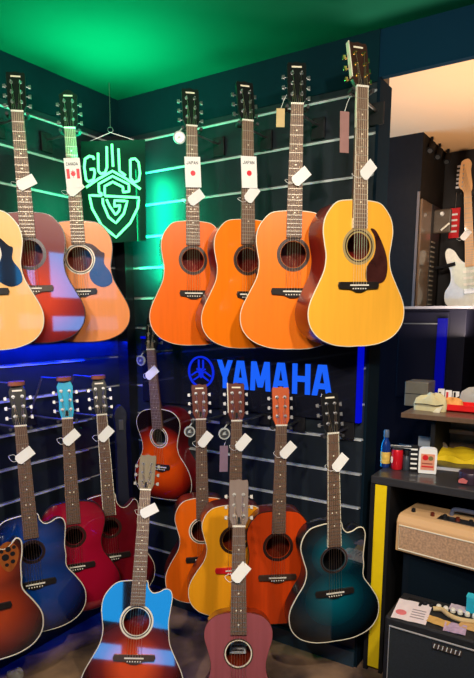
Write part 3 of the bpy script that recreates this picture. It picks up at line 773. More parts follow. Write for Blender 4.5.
# ------------------------------------------------------------------ COUNTER
CT = .905
navy = mat('navy_panel', srgb(10, 24, 38), .7, spec=.15, noise=.08, nscale=4)
ct = thing('shop_counter', 'dark counter with yellow front upright, opened below for amplifiers', 'counter', None, (1.98, .3, 0))
OX, OY = 1.98, .3
def cb(x0, y0, z0, x1, y1, z1): return bbox((x0-OX, y0-OY, z0), (x1-OX, y1-OY, z1))
obj('countertop', cb(1.392, 0, CT-.035, 2.9, .72, CT), mat('charcoal_worktop', srgb(52, 52, 56), .35, coat=.3), ct, bevel=.004)
obj('side_panel', cb(1.392, .002, 0, 1.412, .70, CT-.036), MT['matblack'], ct)
obj('yellow_upright', cb(1.412, .004, .02, 1.462, .03, CT-.037), mat('yellow_paint', srgb(245, 212, 20), .4, noise=.04), ct)
obj('upright_frame', cb(1.462, .004, 0, 1.478, .70, CT-.036), MT['matblack'], ct)
obj('back_panel', cb(1.478, .68, 0, 2.9, .70, CT-.036), navy, ct)
obj('side_panel', cb(2.88, .002, 0, 2.9, .68, CT-.036), MT['matblack'], ct)
# hutch shelf on the counter
hz_ = 1.135
hu = thing('counter_shelf', 'raised brown shelf standing on the counter, holding clutter', 'shelf', None, (2.1, .45, CT))
def hb(x0, y0, z0, x1, y1, z1): return bbox((x0-2.1, y0-.45, z0-CT), (x1-2.1, y1-.45, z1-CT))
UX = hit(433, 430, (0, .40, 0), (0, 1, 0)).x
browny = wood('brown_laminate', srgb(104, 82, 66), .4, .3, .15)
obj('shelf_board', hb(1.415, .30, hz_-.022, 2.8, .695, hz_), browny, hu, bevel=.002)
obj('back_board', hb(UX, .66, CT, 2.8, .68, hz_-.023), browny, hu)
obj('upright', hb(UX, .36, CT+.001, UX+.02, .659, hz_-.023), MT['matblack'], hu)
obj('upright', hb(2.78, .32, CT+.001, 2.8, .62, hz_-.023), MT['matblack'], hu)
obj('middle_rail', hb(UX+.021, .63, 1.0, 2.78, .659, 1.02), wood('pale_rail', srgb(150, 120, 100), .4, .3), hu)

# black display cabinet behind the counter
dc = thing('display_cabinet', 'black cabinet behind the counter with pale top edge and painted blue reflection', 'cabinet', None, (1.5, .95, 0))
def db(x0, y0, z0, x1, y1, z1): return bbox((x0-1.5, y0-.95, z0), (x1-1.5, y1-.95, z1))
gl = mat('satin_black_door', (.004, .004, .010, 1), .45, noise=0, spec=.1)
obj('body', db(1.02, .74, 0, 1.58, 1.2, 1.606), gl, dc, bevel=.003)
obj('top_edge', db(1.0, .72, 1.607, 1.6, 1.22, 1.62), mat('pale_edge', srgb(105, 105, 115), .7, spec=.1), dc)
h_ = obj('door', db(1.25, .725, 1.15, 1.50, .739, 1.59), gl, dc, bevel=.002)
bm = db(1.28, .712, 1.53, 1.46, .7245, 1.536); obj('handle', bm, MT['steel'], h_)
obj('blue_reflection', (lambda a: db(a-.022, .700, 1.16, a+.022, .7245, 1.56))(hit(442, 340, (0, .72, 0), (0, 1, 0)).x), emis('painted_blue_reflection', (.0, .002, 1, 1), .22), dc, label='vertical glowing band painted as a reflection of the blue sign')  # emissive band paints in the blue sign's reflection on the cabinet

# dark wall unit right of the cabinet
wu = thing('storage_cabinet', 'plain dark teal cabinet below the white electric guitar', 'cabinet', None, (2.3, 1.0, 0))
obj('body', bbox((-.66, -.24, 0), (1.0, .3, 1.47)), mat('teal_black_panel', srgb(14, 30, 38), .8, spec=.05), wu, bevel=.004)
obj('door', bbox((-.65, -.256, .95), (-.05, -.242, 1.45)), mat('teal_black_door', srgb(16, 32, 40), .8, spec=.05), wu, bevel=.002)

# ------------------------------------------------------------------ AMPLIFIERS
# black amp on the floor in front of the counter
_c = hit(384, 617, (0, -.34, 0), (0, 1, 0)); AZT = _c.z
bk = thing('guitar_amplifier', 'large black amplifier with papers on top, lowest at right', 'amplifier', None, (_c.x+.375, -.19, 0), radians(0), 'guitar amplifiers')
print('AMP', _c)
tolex = mat('black_tolex', (.012, .013, .016, 1), .6, noise=.2, nscale=90, bump=.2)
obj('cabinet', bbox((-.375, -.14, .02), (.375, .09, AZT)), tolex, bk, bevel=.008)
grille = mat('black_grille_cloth', (.016, .022, .028, 1), .8, noise=.35, nscale=200)
gr = obj('grille', bbox((-.35, -.148, .05), (.35, -.139, AZT-.03)), grille, bk)
bm = nb(); tube(bm, [(-.352, -.151, .048), (.352, -.151, .048), (.352, -.151, AZT-.028), (-.352, -.151, AZT-.028)], .0035, 6, True)
obj('piping', bm, mat('silver_piping', (.5, .5, .52, 1), .35, .3, noise=0), gr)
_b = hit(447, 649, (0, -.34, 0), (0, 1, 0)); bx = _b.x-bk.location.x; bz = _b.z
bm = nb(); box(bm, (bx-.05, -.154, bz-.011), (bx+.05, -.1485, bz+.011), 0)
for i in range(7): 
    x = bx-.046+i*.0145; prism(bm, [(x, bz-.008), (x+.003, bz-.008), (x+.006, bz+.008), (x+.003, bz+.008)], -.1555, -.154, 1)
obj('badge', bm, [MT['steel'], MT['white']], gr, label='small silver badge')
_k0 = hit(425, 603, (0, 0, AZT+.01), (0, 0, 1)); _k1 = hit(468, 613, (0, 0, AZT+.01), (0, 0, 1)); _ky = max(-.17, min(-.13, _k0.y))+.19
obj('control_panel', bbox((-.34, _ky-.025, AZT), (.36, _ky+.025, AZT+.004)), MT['matblack'], bk)
_kd = (_k1.x-_k0.x)/6
for i in range(9):
    bm = nb(); lathe(bm, [(.010, 0), (.0095, .010), (.007, .014)], 12, 0, (_k0.x-bk.location.x+i*_kd, _ky, AZT+.004))
    obj('knob', bm, MT['bone'] if i > 1 else MT['matblack'], bk)
for sx in (-.33, .33):
    for sy in (-.1, .06):
        bm = nb(); cyl(bm, (sx, sy, 0), (sx, sy, .022), .015, 10); obj('foot', bm, MT['rubber'], bk)
# black speaker cabinet under the tweed amp
sc_ = thing('speaker_cabinet', 'plain black speaker cabinet under the counter carrying the tweed amplifier', 'speaker', None, (1.96, .22, 0))
_t = hit(398, 550, (0, .0, 0), (0, 1, 0)); _t2 = hit(399, 514, (0, .0, 0), (0, 1, 0)); SZ = _t.z; print('TWEED', _t, _t2)
obj('cabinet', bbox((-.42, -.20, .0), (.5, .2, SZ)), mat('navy_tolex', srgb(10, 22, 34), .7, spec=.15, noise=.1, nscale=80), sc_, bevel=.006)
obj('grille', bbox((-.39, -.206, .03), (.47, -.199, SZ-.03)), mat('navy_grille', srgb(9, 23, 34), .8, spec=.1, noise=.25, nscale=160), sc_)
# tweed amp
tw = thing('guitar_amplifier', 'small tan tweed amplifier with brown grille in the counter bay', 'amplifier', None, (_t.x+.27, .065, SZ), radians(-7), 'guitar amplifiers')
tweed = stripes('tan_tweed', srgb(205, 160, 110), srgb(228, 186, 136), 90, 'DIAGONAL', .7)
bm = nb()
H = _t2.z-_t.z
prof = [(-.105, .0), (-.105, H-.03), (-.09, H-.006), (-.07, H), (.10, H), (.105, H-.006), (.105, .0)]
A = [[bm.verts.new((x, y, z)) for y, z in prof] for x in (-.27, .27)]
for i in range(len(prof)): bm.faces.new((A[0][i], A[0][(i+1) % 7], A[1][(i+1) % 7], A[1][i]))
bm.faces.new(A[0][::-1]); bm.faces.new(A[1])
obj('cabinet', bm, tweed, tw, bevel=.006)
gr = obj('grille', bbox((-.252, -.109, .014), (.252, -.104, H-.045)), mat('brown_grille_cloth', srgb(186, 150, 118), .8, noise=.5, nscale=110), tw)
bm = nb(); tube(bm, [(-.254, -.109, .012), (.254, -.109, .012), (.254, -.109, H-.043), (-.254, -.109, H-.043)], .003, 6, True); obj('piping', bm, MT['cream'], gr)
obj('control_panel', bbox((-.12, -.055, H), (.25, .0, H+.003)), MT['steel'], tw)
for i in range(8):
    bm = nb(); lathe(bm, [(.009, 0), (.008, .014), (.005, .016)], 12, 0, (-.20+i*.052 if i > 0 else -.23, -.03, H+.003-(.003 if i < 2 else 0))); obj('knob', bm, brn_head if i % 2 else MT['matblack'], tw)
bm = nb(); tube(bm, spline([(-.09, .03, H), (-.085, .03, H+.022), (-.05, .03, H+.03), (.09, .03, H+.03), (.125, .03, H+.022), (.13, .03, H)], 4), .009, 8)
obj('handle', bm, mat('grey_handle', srgb(90, 100, 125), .4), tw, True)

# papers on the black amp
def sheet(name, label, cat, cx, cy, w, h, rz, m, z, extra=None, grp=None):
    t = thing(name, label, cat, None, (cx, cy, z), radians(rz), grp)
    bm = nb(); nx = 6
    V = [[bm.verts.new((-w/2+w*i/nx, -h/2+h*j/2, .001+.002*abs(sin(i*1.1+j)))) for i in range(nx+1)] for j in range(3)]
    F = [bm.faces.new((V[j][i], V[j][i+1], V[j+1][i+1], V[j+1][i])) for j in range(2) for i in range(nx)]
    r = bmesh.ops.extrude_face_region(bm, geom=F); bmesh.ops.translate(bm, verts=[v for v in r['geom'] if isinstance(v, bmesh.types.BMVert)], vec=(0, 0, .0012))
    obj('sheet', bm, m, t)
    if extra: extra(t)
    return t
def stamp(t):
    bm = nb(); prism(bm, circle(-.035, -.03, .020, 20), .0045, .0055, 0, None, 'z'); obj('stamp', bm, mat('pink_ink', srgb(225, 120, 125), .6), t, label='round pink print')
    bm = nb()
    for i in range(4): box(bm, (.0, -.05+i*.02, .0045), (.05, -.045+i*.02, .0052))
    obj('printed_lines', bm, mat('grey_ink', srgb(150, 140, 145), .6), t)
AX, AY = 1.93, -.26
ztop = AZT+.001
def on_amp(px, py): p = hit(px, py, (0, 0, AZT), (0, 0, 1)); return p.x, p.y
x, y = on_amp(412, 612); sheet('paper_sheet', 'white printed sheet with pink stamp on the black amplifier', 'paper', x, y, .125, .16, 6, mat('white_paper', srgb(235, 222, 225), .7, noise=.04), ztop, stamp)
x, y = on_amp(437, 622); sheet('paper_slip', 'yellow cardboard slip beside the white sheet', 'paper', x, y, .085, .05, -8, mat('yellow_card', srgb(210, 168, 95), .7), ztop)
x, y = on_amp(455, 629); sheet('paper_slip', 'lilac printed card at the front edge of the amplifier top', 'paper', x, y, .075, .07, 6, mat('lilac_card', srgb(185, 160, 190), .7, noise=.3, nscale=60), ztop)
x, y = on_amp(458, 610); sheet('paper_slip', 'pale lilac slip near the knobs on the black amplifier', 'paper', x, y, .06, .05, 0, mat('pale_lilac_card', srgb(200, 185, 200), .7), ztop+.004)
x, y = on_amp(471, 628); sheet('paper_slip', 'tan slip at the right edge of the photo on the amplifier', 'paper', x, y, .08, .05, -10, mat('tan_slip', srgb(205, 165, 105), .7), ztop)
# rolled cable / strap
x, y = on_amp(448, 618)
t = thing('coiled_strap', 'cream curved strap lying across the amplifier top', 'strap', None, (x, y, ztop))
bm = nb(); tube(bm, spline([(-.06, .02, .010), (-.03, .028, .012), (0, .005, .010), (.04, -.008, .010), (.09, .004, .010), (.13, .03, .010)], 5), .009, 8); obj('band', bm, mat('cream_strap', srgb(205, 180, 130), .6), t, True)
x, y = on_amp(473, 604)
t = thing('cyan_box', 'small bright cyan box at the right edge on the amplifier', 'box', None, (x+.01, -.125, AZT+.001)); obj('carton', bbox((-.02, -.015, 0), (.03, .015, .06)), mat('cyan_plastic', srgb(40, 185, 215), .4), t, bevel=.002); obj('lid', bbox((-.021, -.016, .061), (.031, .016, .068)), mat('cyan_lid', srgb(60, 200, 225), .4), t)

# ------------------------------------------------------------------ CLUTTER ON THE COUNTER
def on(px, py, z=CT): return hit(px, py, (0, 0, z), (0, 0, 1))
p = on(385, 467)
t = thing('spray_bottle', 'dark blue bottle with yellow label, leftmost on the counter', 'bottle', None, p)
bm = nb(); lathe(bm, [(.018, .0005), (.021, .006), (.021, .095), (.018, .112), (.010, .128), (.010, .138)], 20); obj('bottle_body', bm, mat('blue_bottle', srgb(22, 50, 120), .25, coat=.6), t, True)
bm = nb(); lathe(bm, [(.0215, .02), (.0218, .022), (.0218, .07), (.0215, .072)], 20); obj('bottle_label', bm, mat('yellow_label', srgb(215, 180, 85), .5, noise=.35, nscale=60), t, True)
bm = nb(); lathe(bm, [(.012, .138), (.012, .165), (.010, .170)], 16); obj('cap', bm, mat('grey_cap', srgb(80, 95, 120), .4), t, True)
p = on(396.5, 469)
t = thing('drink_can', 'red can with white markings beside the blue bottle', 'can', None, p)
bm = nb(); lathe(bm, [(.021, .0005), (.025, .006), (.025, .082), (.022, .09)], 22); obj('can_body', bm, mat('red_can', srgb(215, 25, 40), .3, .2), t, True)
bm = nb(); lathe(bm, [(.0225, .09), (.0225, .093), (.019, .093)], 22); obj('rim', bm, MT['chrome'], t, True)
bm = nb()
for i in range(6):
    a_ = radians(-62+i*6); c0 = Vector((.0255*sin(a_), -.0255*cos(a_), .03+.006*(i % 2)))
    cyl(bm, c0, c0+Vector((0, 0, .022)), .0016, 6)
obj('white_script', bm, MT['white'], t)
p = on(406, 470)
t = thing('small_bottle', 'small dark grey bottle between the red can and striped box', 'bottle', None, p)
bm = nb(); lathe(bm, [(.014, .0005), (.016, .005), (.016, .055), (.009, .065), (.009, .082), (.007, .084)], 16); obj('bottle_body', bm, mat('slate_bottle', srgb(55, 62, 72), .35), t, True)
bm = nb(); lathe(bm, [(.0102, .066), (.0102, .084), (.008, .088)], 16); obj('cap', bm, MT['matblack'], t, True)
p = on(413.5, 471)
t = thing('string_packet_rack', 'narrow black rack with white bars left of the white jar', 'rack', None, p, radians(18))
obj('column', bbox((-.015, -.012, .0005), (.015, .012, .115)), MT['matblack'], t, bevel=.002)
for i in range(5): obj('white_bar', bbox((-.0155, -.0145, .012+i*.021), (.012, -.0123, .019+i*.021)), MT['white'], t)
p = on(427, 473)
t = thing('product_jar', 'white rounded jar with red and orange label on the counter', 'jar', None, p, radians(14))
bm = nb(); prism(bm, spline([(-.034, .002), (-.037, .012), (-.037, .095), (-.032, .108), (-.02, .112), (.02, .112), (.032, .108), (.037, .095), (.037, .012), (.034, .002)], 3)[:-1], -.018, .018); obj('jar_body', bm, MT['white'], t, bevel=.005)
obj('jar_label', bbox((-.028, -.0195, .018), (.028, -.018, .088)), mat('orange_label', srgb(222, 150, 120), .5, noise=.15, nscale=40), t)
bm = nb(); prism(bm, circle(-.010, .072, .012, 16), -.021, -.0193); prism(bm, circle(.012, .07, .010, 14), -.0208, -.0193, 1); box(bm, (-.024, -.0208, .03), (.024, -.0194, .036), 0); box(bm, (-.024, -.0208, .044), (.02, -.0194, .049), 2)
obj('label_print', bm, [MT['red'], mat('olive_ink', srgb(120, 110, 60), .6), mat('brown_ink', srgb(160, 80, 60), .6)], t)
# papers / white slips behind
p = on(424, 448, CT); t = thing('paper_card', 'small white card leaning behind the jar', 'card', None, p, radians(10)); obj('card', bbox((-.03, -.002, .0005), (.03, .002, .06)), mat('grey_white', srgb(185, 195, 205), .6), t)
p = on(412, 449, CT); t = thing('tool_pile', 'silver tools lying on the counter behind the bottles', 'tools', None, p)
for i, (a_, b_) in enumerate((((-.11, .0, .006), (.03, .03, .008)), ((-.08, .045, .006), (.06, .02, .010)), ((-.10, -.03, .006), (.02, -.025, .006)))):
    bm = nb(); cyl(bm, a_, b_, .0045, 8); obj('tool', bm, MT['chrome'], t)
p = on(440, 455)
t = thing('tape_roll', 'grey brown roll of tape on the counter by the yellow cloth', 'roll', None, p, radians(15))
bm = nb(); plate_with_holes(bm, circle(0, .034, .034, 28), [circle(0, .034, .016, 28)], -.014, .014); obj('tape', bm, mat('grey_tape', srgb(120, 105, 92), .5), t)
bm = nb(); plate_with_holes(bm, circle(0, .034, .0165, 28), [circle(0, .034, .013, 28)], -.0145, .0145); obj('core', bm, MT['cream'], t)
p = on(462, 462)
t = thing('yellow_cloth', 'bright yellow cloth lying folded on the counter', 'cloth', None, p)
bm = nb(); nx, ny = 16, 8
V = [[bm.verts.new((-.11+.30*i/nx, -.035+.15*j/ny+.012*sin(i*.9), .012+.020*abs(sin(i*.45+j*.3))+.018*(j/ny))) for i in range(nx+1)] for j in range(ny+1)]
F = [bm.faces.new((V[j][i], V[j][i+1], V[j+1][i+1], V[j+1][i])) for j in range(ny) for i in range(nx)]
r = bmesh.ops.extrude_face_region(bm, geom=F)
for v in r['geom']:
    if isinstance(v, bmesh.types.BMVert): v.co.z = .0008
obj('folds', bm, mat('yellow_fabric', srgb(240, 205, 25), .7, noise=.08), t, True)
p = on(452, 470)
t = thing('paper_sheet', 'pale sheet under the yellow cloth on the counter', 'paper', None, p, radians(8)); obj('sheet', bbox((-.07, -.02, .0003), (.05, .03, .0012)), mat('pale_sheet', srgb(205, 195, 185), .7), t)
p = on(470, 483)
t = thing('round_tin', 'dark purple tin with red and white lid print at right edge', 'tin', None, p)
bm = nb(); lathe(bm, [(.044, .0005), (.046, .004), (.046, .045), (.044, .048)], 26); obj('tin_body', bm, mat('plum_tin', srgb(60, 45, 60), .35, .2), t, True)
bm = nb(); prism(bm, [(-.035, .008), (-.005, .008), (0, .02), (-.02, .028), (-.035, .02)], -.05, -.03); obj('tin_label', bm, mat('salmon_label', srgb(205, 110, 110), .5), t)

# on the raised shelf
p = on(413, 408, hz_)
t = thing('metal_box', 'grey metal box at the left end of the raised shelf', 'box', None, (on(424, 402, hz_).x+.012, .55, hz_+.0005), 0)
obj('case', bbox((-.062, -.03, 0), (.05, .1, .12)), mat('grey_box', srgb(140, 132, 116), .35, .4), t, bevel=.003); obj('front_seam', bbox((-.06, -.032, .06), (.05, -.0302, .063)), MT['matblack'], t)
def blob(name, label, cat, loc, pts, m, part, seed=1, top=.05, rz=0):
    """soft lumpy fabric thing: outline pushed up and pillowed"""
    t = thing(name, label, cat, None, loc, radians(rz)); rnd = random.Random(seed)
    o_ = spline(pts, 4, True); bm = nb(); prev = None
    for s_, z in ((1, .0006), (1.03, top*.4), (.92, top*.8), (.6, top*1.0), (.2, top*1.04)):
        R = [bm.verts.new((x*s_, y*s_, z*(1+.18*sin(i*.8+seed)) if z > .01 else z)) for i, (x, y) in enumerate(o_)]
        if prev:
            for i in range(len(R)): bm.faces.new((prev[i], prev[(i+1) % len(R)], R[(i+1) % len(R)], R[i]))
        else: bm.faces.new(R)
        prev = R
    bm.faces.new(prev); obj(part, bm, m, t, True); return t
p = on(430, 411, hz_)
t = blob('cloth_pouch', 'beige crumpled cloth pouch on the raised shelf', 'pouch', (p.x, p.y+.02, hz_), [(-.075, -.02), (-.05, .03), (0, .045), (.05, .03), (.07, -.015), (.03, -.035), (-.03, -.03)], mat('beige_cloth', srgb(205, 195, 150), .8, noise=.12), 'fabric', 3, .07)
bm = nb(); tube(bm, spline([(-.07, -.032, .03), (-.02, -.045, .034), (.03, -.045, .03), (.06, -.03, .035)], 4), .0022, 6); obj('drawstring', bm, MT['ebony'], t)
bm = nb(); prism(bm, [(.02, .0), (.05, .0), (.062, .03), (.035, .02)], -.05, -.044); obj('corner_flap', bm, mat('ivory_cloth', srgb(228, 222, 195), .7), t)
t = thing('red_tray', 'bright red tray of oddments on the raised shelf', 'tray', None, (hit(437, 400, (0, .45, 0), (0, 1, 0)).x+.13, .50, hz_+.0005), radians(0)); TX = t.location.x
bm = nb(); box(bm, (-.13, -.055, 0), (.17, .07, .008)); 
for lo, hi in (((-.13, -.055, 0), (.17, -.049, .034)), ((-.13, .064, 0), (.17, .07, .034)), ((-.13, -.055, 0), (-.124, .07, .034)), ((.164, -.055, 0), (.17, .07, .034))): box(bm, lo, hi)
obj('tray_body', bm, mat('bright_red', srgb(225, 15, 20), .4), t, bevel=.001)
blob('sponge', 'orange and yellow lump lying in the red tray', 'sponge', (TX-.07, .49, hz_+.009), [(-.04, -.015), (-.01, .022), (.04, .02), (.045, -.01), (0, -.025)], mat('orange_sponge', srgb(235, 165, 85), .7, noise=.4, nscale=30), 'foam', 5, .045)
blob('grey_cloth', 'pale grey folded cloth behind the red tray', 'cloth', (TX+.03, .625, hz_+.0005), [(-.09, -.025), (-.06, .03), (.05, .04), (.09, .0), (.04, -.03)], mat('grey_fabric', srgb(170, 172, 165), .8, noise=.12), 'folds', 8, .085)
t = thing('string_pack', 'white and red string packets standing on the raised shelf', 'packets', None, (TX-.115, .61, hz_+.0005), radians(12))
for i in range(3):
    q = obj('packet', bbox((-.05+i*.034, -.004+i*.006, 0), (-.02+i*.034, .004+i*.006, .085-.006*i)), MT['white'], t)
    obj('packet_print', bbox((-.046+i*.034, -.0055+i*.006, .02), (-.036+i*.034, -.0042+i*.006, .07)), MT['red'] if i % 2 else MT['ebony'], q)
t = thing('white_eraser', 'small white block at the right of the red tray front', 'block', None, (TX+.09, .48, hz_+.0095), 0); obj('block', bbox((-.02, -.012, 0), (.03, .012, .04)), MT['white'], t, bevel=.003); obj('band', bbox((-.021, -.013, .012), (.031, .013, .02)), MT['ebony'], t)
t = thing('pen', 'dark pen leaning across the shelf clutter', 'pen', None, (TX-.07, .60, hz_+.05), 0); bm = nb(); cyl(bm, (-.03, 0, -.02), (.09, .03, .05), .004, 8); obj('barrel', bm, MT['ebony'], t); bm = nb(); cyl(bm, (.0901, .03, .0501), (.102, .033, .057), .0045, 8); obj('cap', bm, MT['matblack'], t)

# ------------------------------------------------------------------ BACK ROOM: white electric guitar, red card, vents
def electric():
    Y = 1.76
    t = thing('electric_guitar', 'white electric guitar with maple neck hanging on the far wall', 'guitar', Matrix.Translation((0, 0, 0)))
    B = hit(471, 309, (0, Y, 0), (0, -1, 0)); 
    t.matrix_world = Matrix.Translation(B) @ Matrix.Rotation(radians(16), 4, 'Z') @ Matrix.Rotation(radians(-5.5), 4, 'Y')
    pts = [(0, 0), (.09, .01), (.15, .06), (.16, .12), (.125, .18), (.115, .24), (.13, .3), (.14, .34), (.125, .36), (.09, .335), (.055, .3), (.03, .285), (-.03, .30), (-.06, .33), (-.09, .38), (-.125, .40), (-.145, .375), (-.14, .32), (-.118, .25), (-.122, .18), (-.158, .12), (-.155, .05), (-.1, .008)]
    pts = [(-x, z) if False else (x, z) for x, z in pts]
    bm = nb(); prism(bm, spline(pts, 4, True), 0, .042); obj('body', bm, mat('white_lacquer', srgb(232, 232, 220), .25, coat=.8), t, bevel=.006)
    bm = nb(); prism(bm, spline([(-.02, .29), (-.07, .30), (-.1, .33), (-.108, .25), (-.09, .17), (-.02, .12), (.06, .1), (.09, .13), (.08, .2), (.085, .26), (.06, .27), (.03, .26)], 4, True), -.003, -.0003)
    pg = obj('pickguard', bm, mat('mint_pickguard', srgb(215, 222, 205), .3), t)
    for z in (.16, .20, .24): obj('pickup', bbox((-.042, -.010, z-.008), (.042, -.0032, z+.008)), MT['bone'], pg)
    for x, z in ((.06, .14), (.075, .115), (.088, .09)):
        bm = nb(); cyl(bm, (x, -.0032, z), (x, -.018, z), .011, 12); obj('knob', bm, MT['bone'], t)
    obj('bridge', bbox((-.04, -.012, .1), (.04, -.0003, .13)), MT['chrome'], t)
    bm = nb(); prism(bm, [(-.028, .27), (.028, .27), (.0215, .735), (-.0215, .735)], -.012, .012)
    for n in range(1, 22):
        z = .765-.648*(1-2**(-n/12))-.03
        if z > .28: box(bm, (-.0265, -.0135, z-.001), (.0265, -.0118, z+.001), 1)
    obj('neck', bm, [MT['maple'], MT['fret']], t)
    hp = [(-.021, .735), (.021, .735), (.03, .76), (.028, .80), (.024, .86), (.03, .9), (.012, .93), (-.02, .925), (-.035, .90), (-.05, .80), (-.046, .765), (-.03, .75)]
    bm = nb(); prism(bm, spline(hp, 4, True), -.004, .01); hd = obj('headstock', bm, MT['maple'], t)
    for i in range(6):
        z = .77+i*.025; x = -.047+i*.0028
        bm = nb(); cyl(bm, (x+.016, -.004, z), (x+.016, -.015, z), .004, 8); box(bm, (x-.022, .0, z-.006), (x-.002, .008, z+.006)); obj('tuner', bm, MT['chrome'], hd)
    for i in range(6):
        bm = nb(); tube(bm, [(-.02+i*.008, -.0145, .115), (-.0165+i*.0066, -.0155, .736), (-.031+i*.0028, -.0125, .77+i*.025)], .0007, 4); obj('string', bm, MT['chrome'], t)
    M = t.matrix_world
    price_tag(M, .47, -.02, -48, 'white price tag on the neck of the white electric guitar')
    # hanger
    y0 = M @ Vector((0, .0, .722)); h = thing('guitar_hanger', 'hanger holding the white electric guitar on the far wall', 'hanger', None, (y0.x, 1.87, y0.z), 0, 'wall hangers holding the guitars')
    obj('wall_plate', bbox((-.025, -.012, -.04), (.025, 0, .04)), MT['matblack'], h, bevel=.003)
    bm = nb(); tube(bm, [(0, -.01, 0), (0, y0.y-1.87+.02, 0)], .005, 8); tube(bm, [(-.036, y0.y-1.87-.02, .003), (-.03, y0.y-1.87+.02, 0), (.03, y0.y-1.87+.02, 0), (.036, y0.y-1.87-.02, .003)], .006, 8); obj('arm', bm, MT['rubber'], h, True)
    return t
electric()
def wall_pt(px, py, Y): return hit(px, py, (0, Y, 0), (0, -1, 0))
p = wall_pt(453.5, 238, 1.85)
t = thing('red_card', 'bright red hanging card with white marks left of the electric guitar neck', 'card', None, p, 0)
obj('card', bbox((-.032, -.004, 0), (.032, .004, .19)), MT['red'], t)
bm = nb()
for i in range(4): box(bm, (-.02, -.006, .035+i*.036), (.018, -.0042, .047+i*.036))
obj('white_print', bm, MT['white'], t)
bm = nb(); tube(bm, [(0, 0, .19), (.0, .006, .29)], .002, 6); obj('hook', bm, MT['steel'], t)
# wall light with two round bulbs
p = hit(437, 221, (0, 1.62, 0), (0, 1, 0))
t = thing('wall_fixture', 'dark wall fixture with two bright round studs and a silver bar', 'fixture', None, p, 0)
obj('plate', bbox((1.1455-p.x, 0, -.075), (.085, .03, .07)), mat('dark_fixture', srgb(84, 72, 60), .4), t, bevel=.01)
for x, z in ((-.03, -.01), (.03, .04)):
    bm = nb(); cyl(bm, (x, -.0005, z), (x, -.02, z), .013, 14, 0, .009); obj('stud', bm, MT['white'], t)
bm = nb(); cyl(bm, (.03, -.01, -.06), (.08, -.01, -.02), .006, 8); obj('bar', bm, MT['bone'], t)
# ladder of small pale slots on the side of the closet
t = thing('vent_panel', 'tall brown glossy panel with a ladder of short pale slots, back room', 'panel', None, (1.145, 1.36, 1.62), radians(90))
obj('panel', bbox((-.012, -.014, 0), (.20, -.001, .64)), mat('brown_gloss_panel', srgb(120, 96, 76), .3, coat=.6, noise=.3, nscale=5), t, bevel=.002)
obj('slot_backing', bbox((.205, -.016, 0), (.40, -.001, .64)), mat('slot_backing', srgb(40, 36, 34), .5), t)
bm = nb()
for i in range(14): box(bm, (.215, -.021, .02+i*.030), (.295, -.0162, .029+i*.030))
o = obj('slots', bm, mat('pale_slots', srgb(140, 130, 115), .4), t)
# arm of a stand crossing to the guitar
p = wall_pt(436, 267, 1.70)
t = thing('stand_boom', 'black display boom reaching towards the white electric guitar', 'stand', None, (p.x, p.y, p.z), 0)
bm = nb(); tube(bm, [(-.02, .0, -.01), (.05, 0, .0), (.12, 0, .015)], [.008, .011, .012], 8); obj('tube', bm, MT['matblack'], t, True)
bm = nb(); cyl(bm, (.0, .0, 0), (.0, .17, 0), .008, 8); obj('wall_bracket', bm, MT['matblack'], t)
# small track spotlights on the ceiling edge
for i, (px, yy) in enumerate(((431, 1.46), (439, 1.63), (448, 1.78))):
    p = wall_pt(px, 158, yy)
    t = thing('track_light', ['left small black spotlight under the back room ceiling', 'middle small black spotlight under the back room ceiling', 'right small black spotlight under the back room ceiling'][i], 'light', None, (p.x, yy, CEIL), 0, 'small spotlights in the back room')
    bm = nb(); cyl(bm, (0, 0, 0), (0, 0, -.05), .008, 8); obj('stem', bm, MT['matblack'], t)
    bm = nb(); cyl(bm, (0, .01, -.04), (0, -.03, -.085), .022, 14); obj('head', bm, MT['matblack'], t)
    bm = nb(); cyl(bm, (0, -.0301, -.0851), (0, -.032, -.0872), .014, 12); obj('lens', bm, MT['chrome'], t)
# crumpled paper on the floor at the left
p = on(16, 676, 0)
blob('crumpled_paper', 'small crumpled pale paper on the floor at lower left', 'paper', (p.x, p.y, 0), [(-.035, -.02), (-.01, .025), (.03, .02), (.035, -.01), (0, -.025)], mat('grey_paper', srgb(150, 145, 135), .8), 'paper_body', 4, .03)

# ------------------------------------------------------------------ CAMERA
cam = bpy.data.cameras.new('camera'); co = bpy.data.objects.new('camera', cam); COL.objects.link(co)
co.location = CAM
fwd = FW*cos(PITCH)+Vector((0, 0, -sin(PITCH)))
up = FW*sin(PITCH)+Vector((0, 0, cos(PITCH)))
R3 = Matrix((RT, up, -fwd)).transposed(); co.rotation_euler = R3.to_euler()
cam.sensor_fit = 'VERTICAL'; cam.sensor_height = 24; cam.lens = FPX/678*24
cam.shift_y = -(339-PCY)/678*-1*-1 if False else (PCY-339)/678
cam.clip_start = .02
SC.camera = co

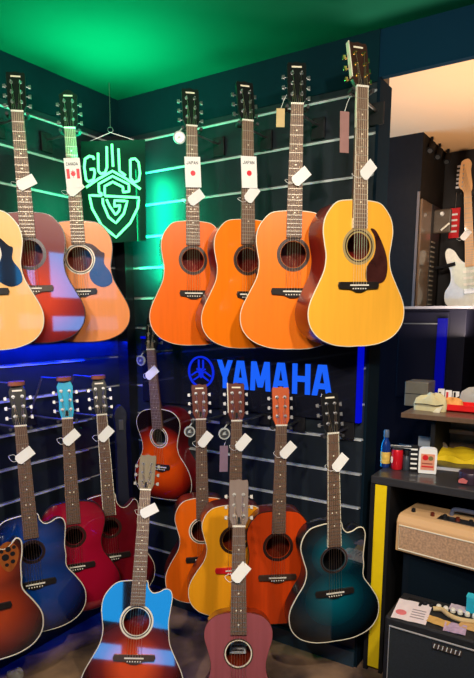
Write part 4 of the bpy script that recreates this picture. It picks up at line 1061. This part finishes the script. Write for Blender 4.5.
# ------------------------------------------------------------------ LIGHTS
def area(name, loc, target, size, power, col, sy=None, spread=None):
    l = bpy.data.lights.new(name, 'AREA'); l.energy = power; l.color = col; l.size = size
    if sy: l.shape = 'RECTANGLE'; l.size_y = sy
    if spread: l.spread = radians(spread)
    o = bpy.data.objects.new(name, l); COL.objects.link(o); o.location = loc
    o.rotation_euler = (Vector(target)-Vector(loc)).to_track_quat('-Z', 'Y').to_euler(); return o
def spot(name, loc, target, power, col, ang=60, r=.04, blend=.6):
    l = bpy.data.lights.new(name, 'SPOT'); l.energy = power; l.color = col; l.spot_size = radians(ang); l.spot_blend = blend; l.shadow_soft_size = r
    o = bpy.data.objects.new(name, l); COL.objects.link(o); o.location = loc
    o.rotation_euler = (Vector(target)-Vector(loc)).to_track_quat('-Z', 'Y').to_euler(); return o
def point(name, loc, power, col, r=.05):
    l = bpy.data.lights.new(name, 'POINT'); l.energy = power; l.color = col; l.shadow_soft_size = r
    o = bpy.data.objects.new(name, l); COL.objects.link(o); o.location = loc; return o
WARM = (1, .86, .70)
area('ceiling_lamp', (2.1, -2.6, 2.6), (.9, -.4, 1.3), .35, 60, WARM)
spot('ceiling_spot', (2.5, -1.7, 2.58), (1.2, -.2, 1.6), 110, WARM, 80, .05)
spot('ceiling_spot', (1.4, -2.6, 2.58), (.2, -.8, 1.5), 110, WARM, 80, .05)
GREEN = (.0, 1, .42)
_n = SP+SN*.30+Vector((0, 0, .06)); area('neon_glow', tuple(_n), (_n.x+.08, _n.y-.1, 2.63), .3, 13, GREEN)
_q = SP-SN*.07+RT*.10; area('neon_backlight', (_q.x, _q.y, 2.0), (_q.x+.08, 0, 2.0), .08, 11, GREEN, .5)
spot('neon_backlight', (.30, -.25, 2.08), (0, -.40, 2.02), 7, GREEN, 120, .12, .9)
BLUE = (.0, .02, 1)
area('led_light', (.05, -1.0, 1.44), (.0, -1.0, 1.0), 1.9, 16, BLUE, .03)
area('back_room_lamp', (1.75, .55, 1.5), (1.65, .65, 2.63), .5, 25, (1, .80, .60))
spot('back_room_spot', (2.7, .4, 2.5), (2.1, 1.8, 1.75), 35, (1, .88, .75), 60)
spot('counter_spot', (2.6, -1.2, 2.58), (1.85, .2, .8), 60, WARM, 45)

# sky seen through the street window
w = bpy.data.worlds.new('world'); SC.world = w; w.use_nodes = True
bg = w.node_tree.nodes['Background']; bg.inputs['Color'].default_value = (.01, .40, 1, 1); bg.inputs['Strength'].default_value = 6
SC.view_settings.view_transform = 'Standard'; SC.view_settings.look = 'None'; SC.view_settings.gamma = 1; SC.view_settings.exposure = 0
SC.view_settings.use_curve_mapping = False
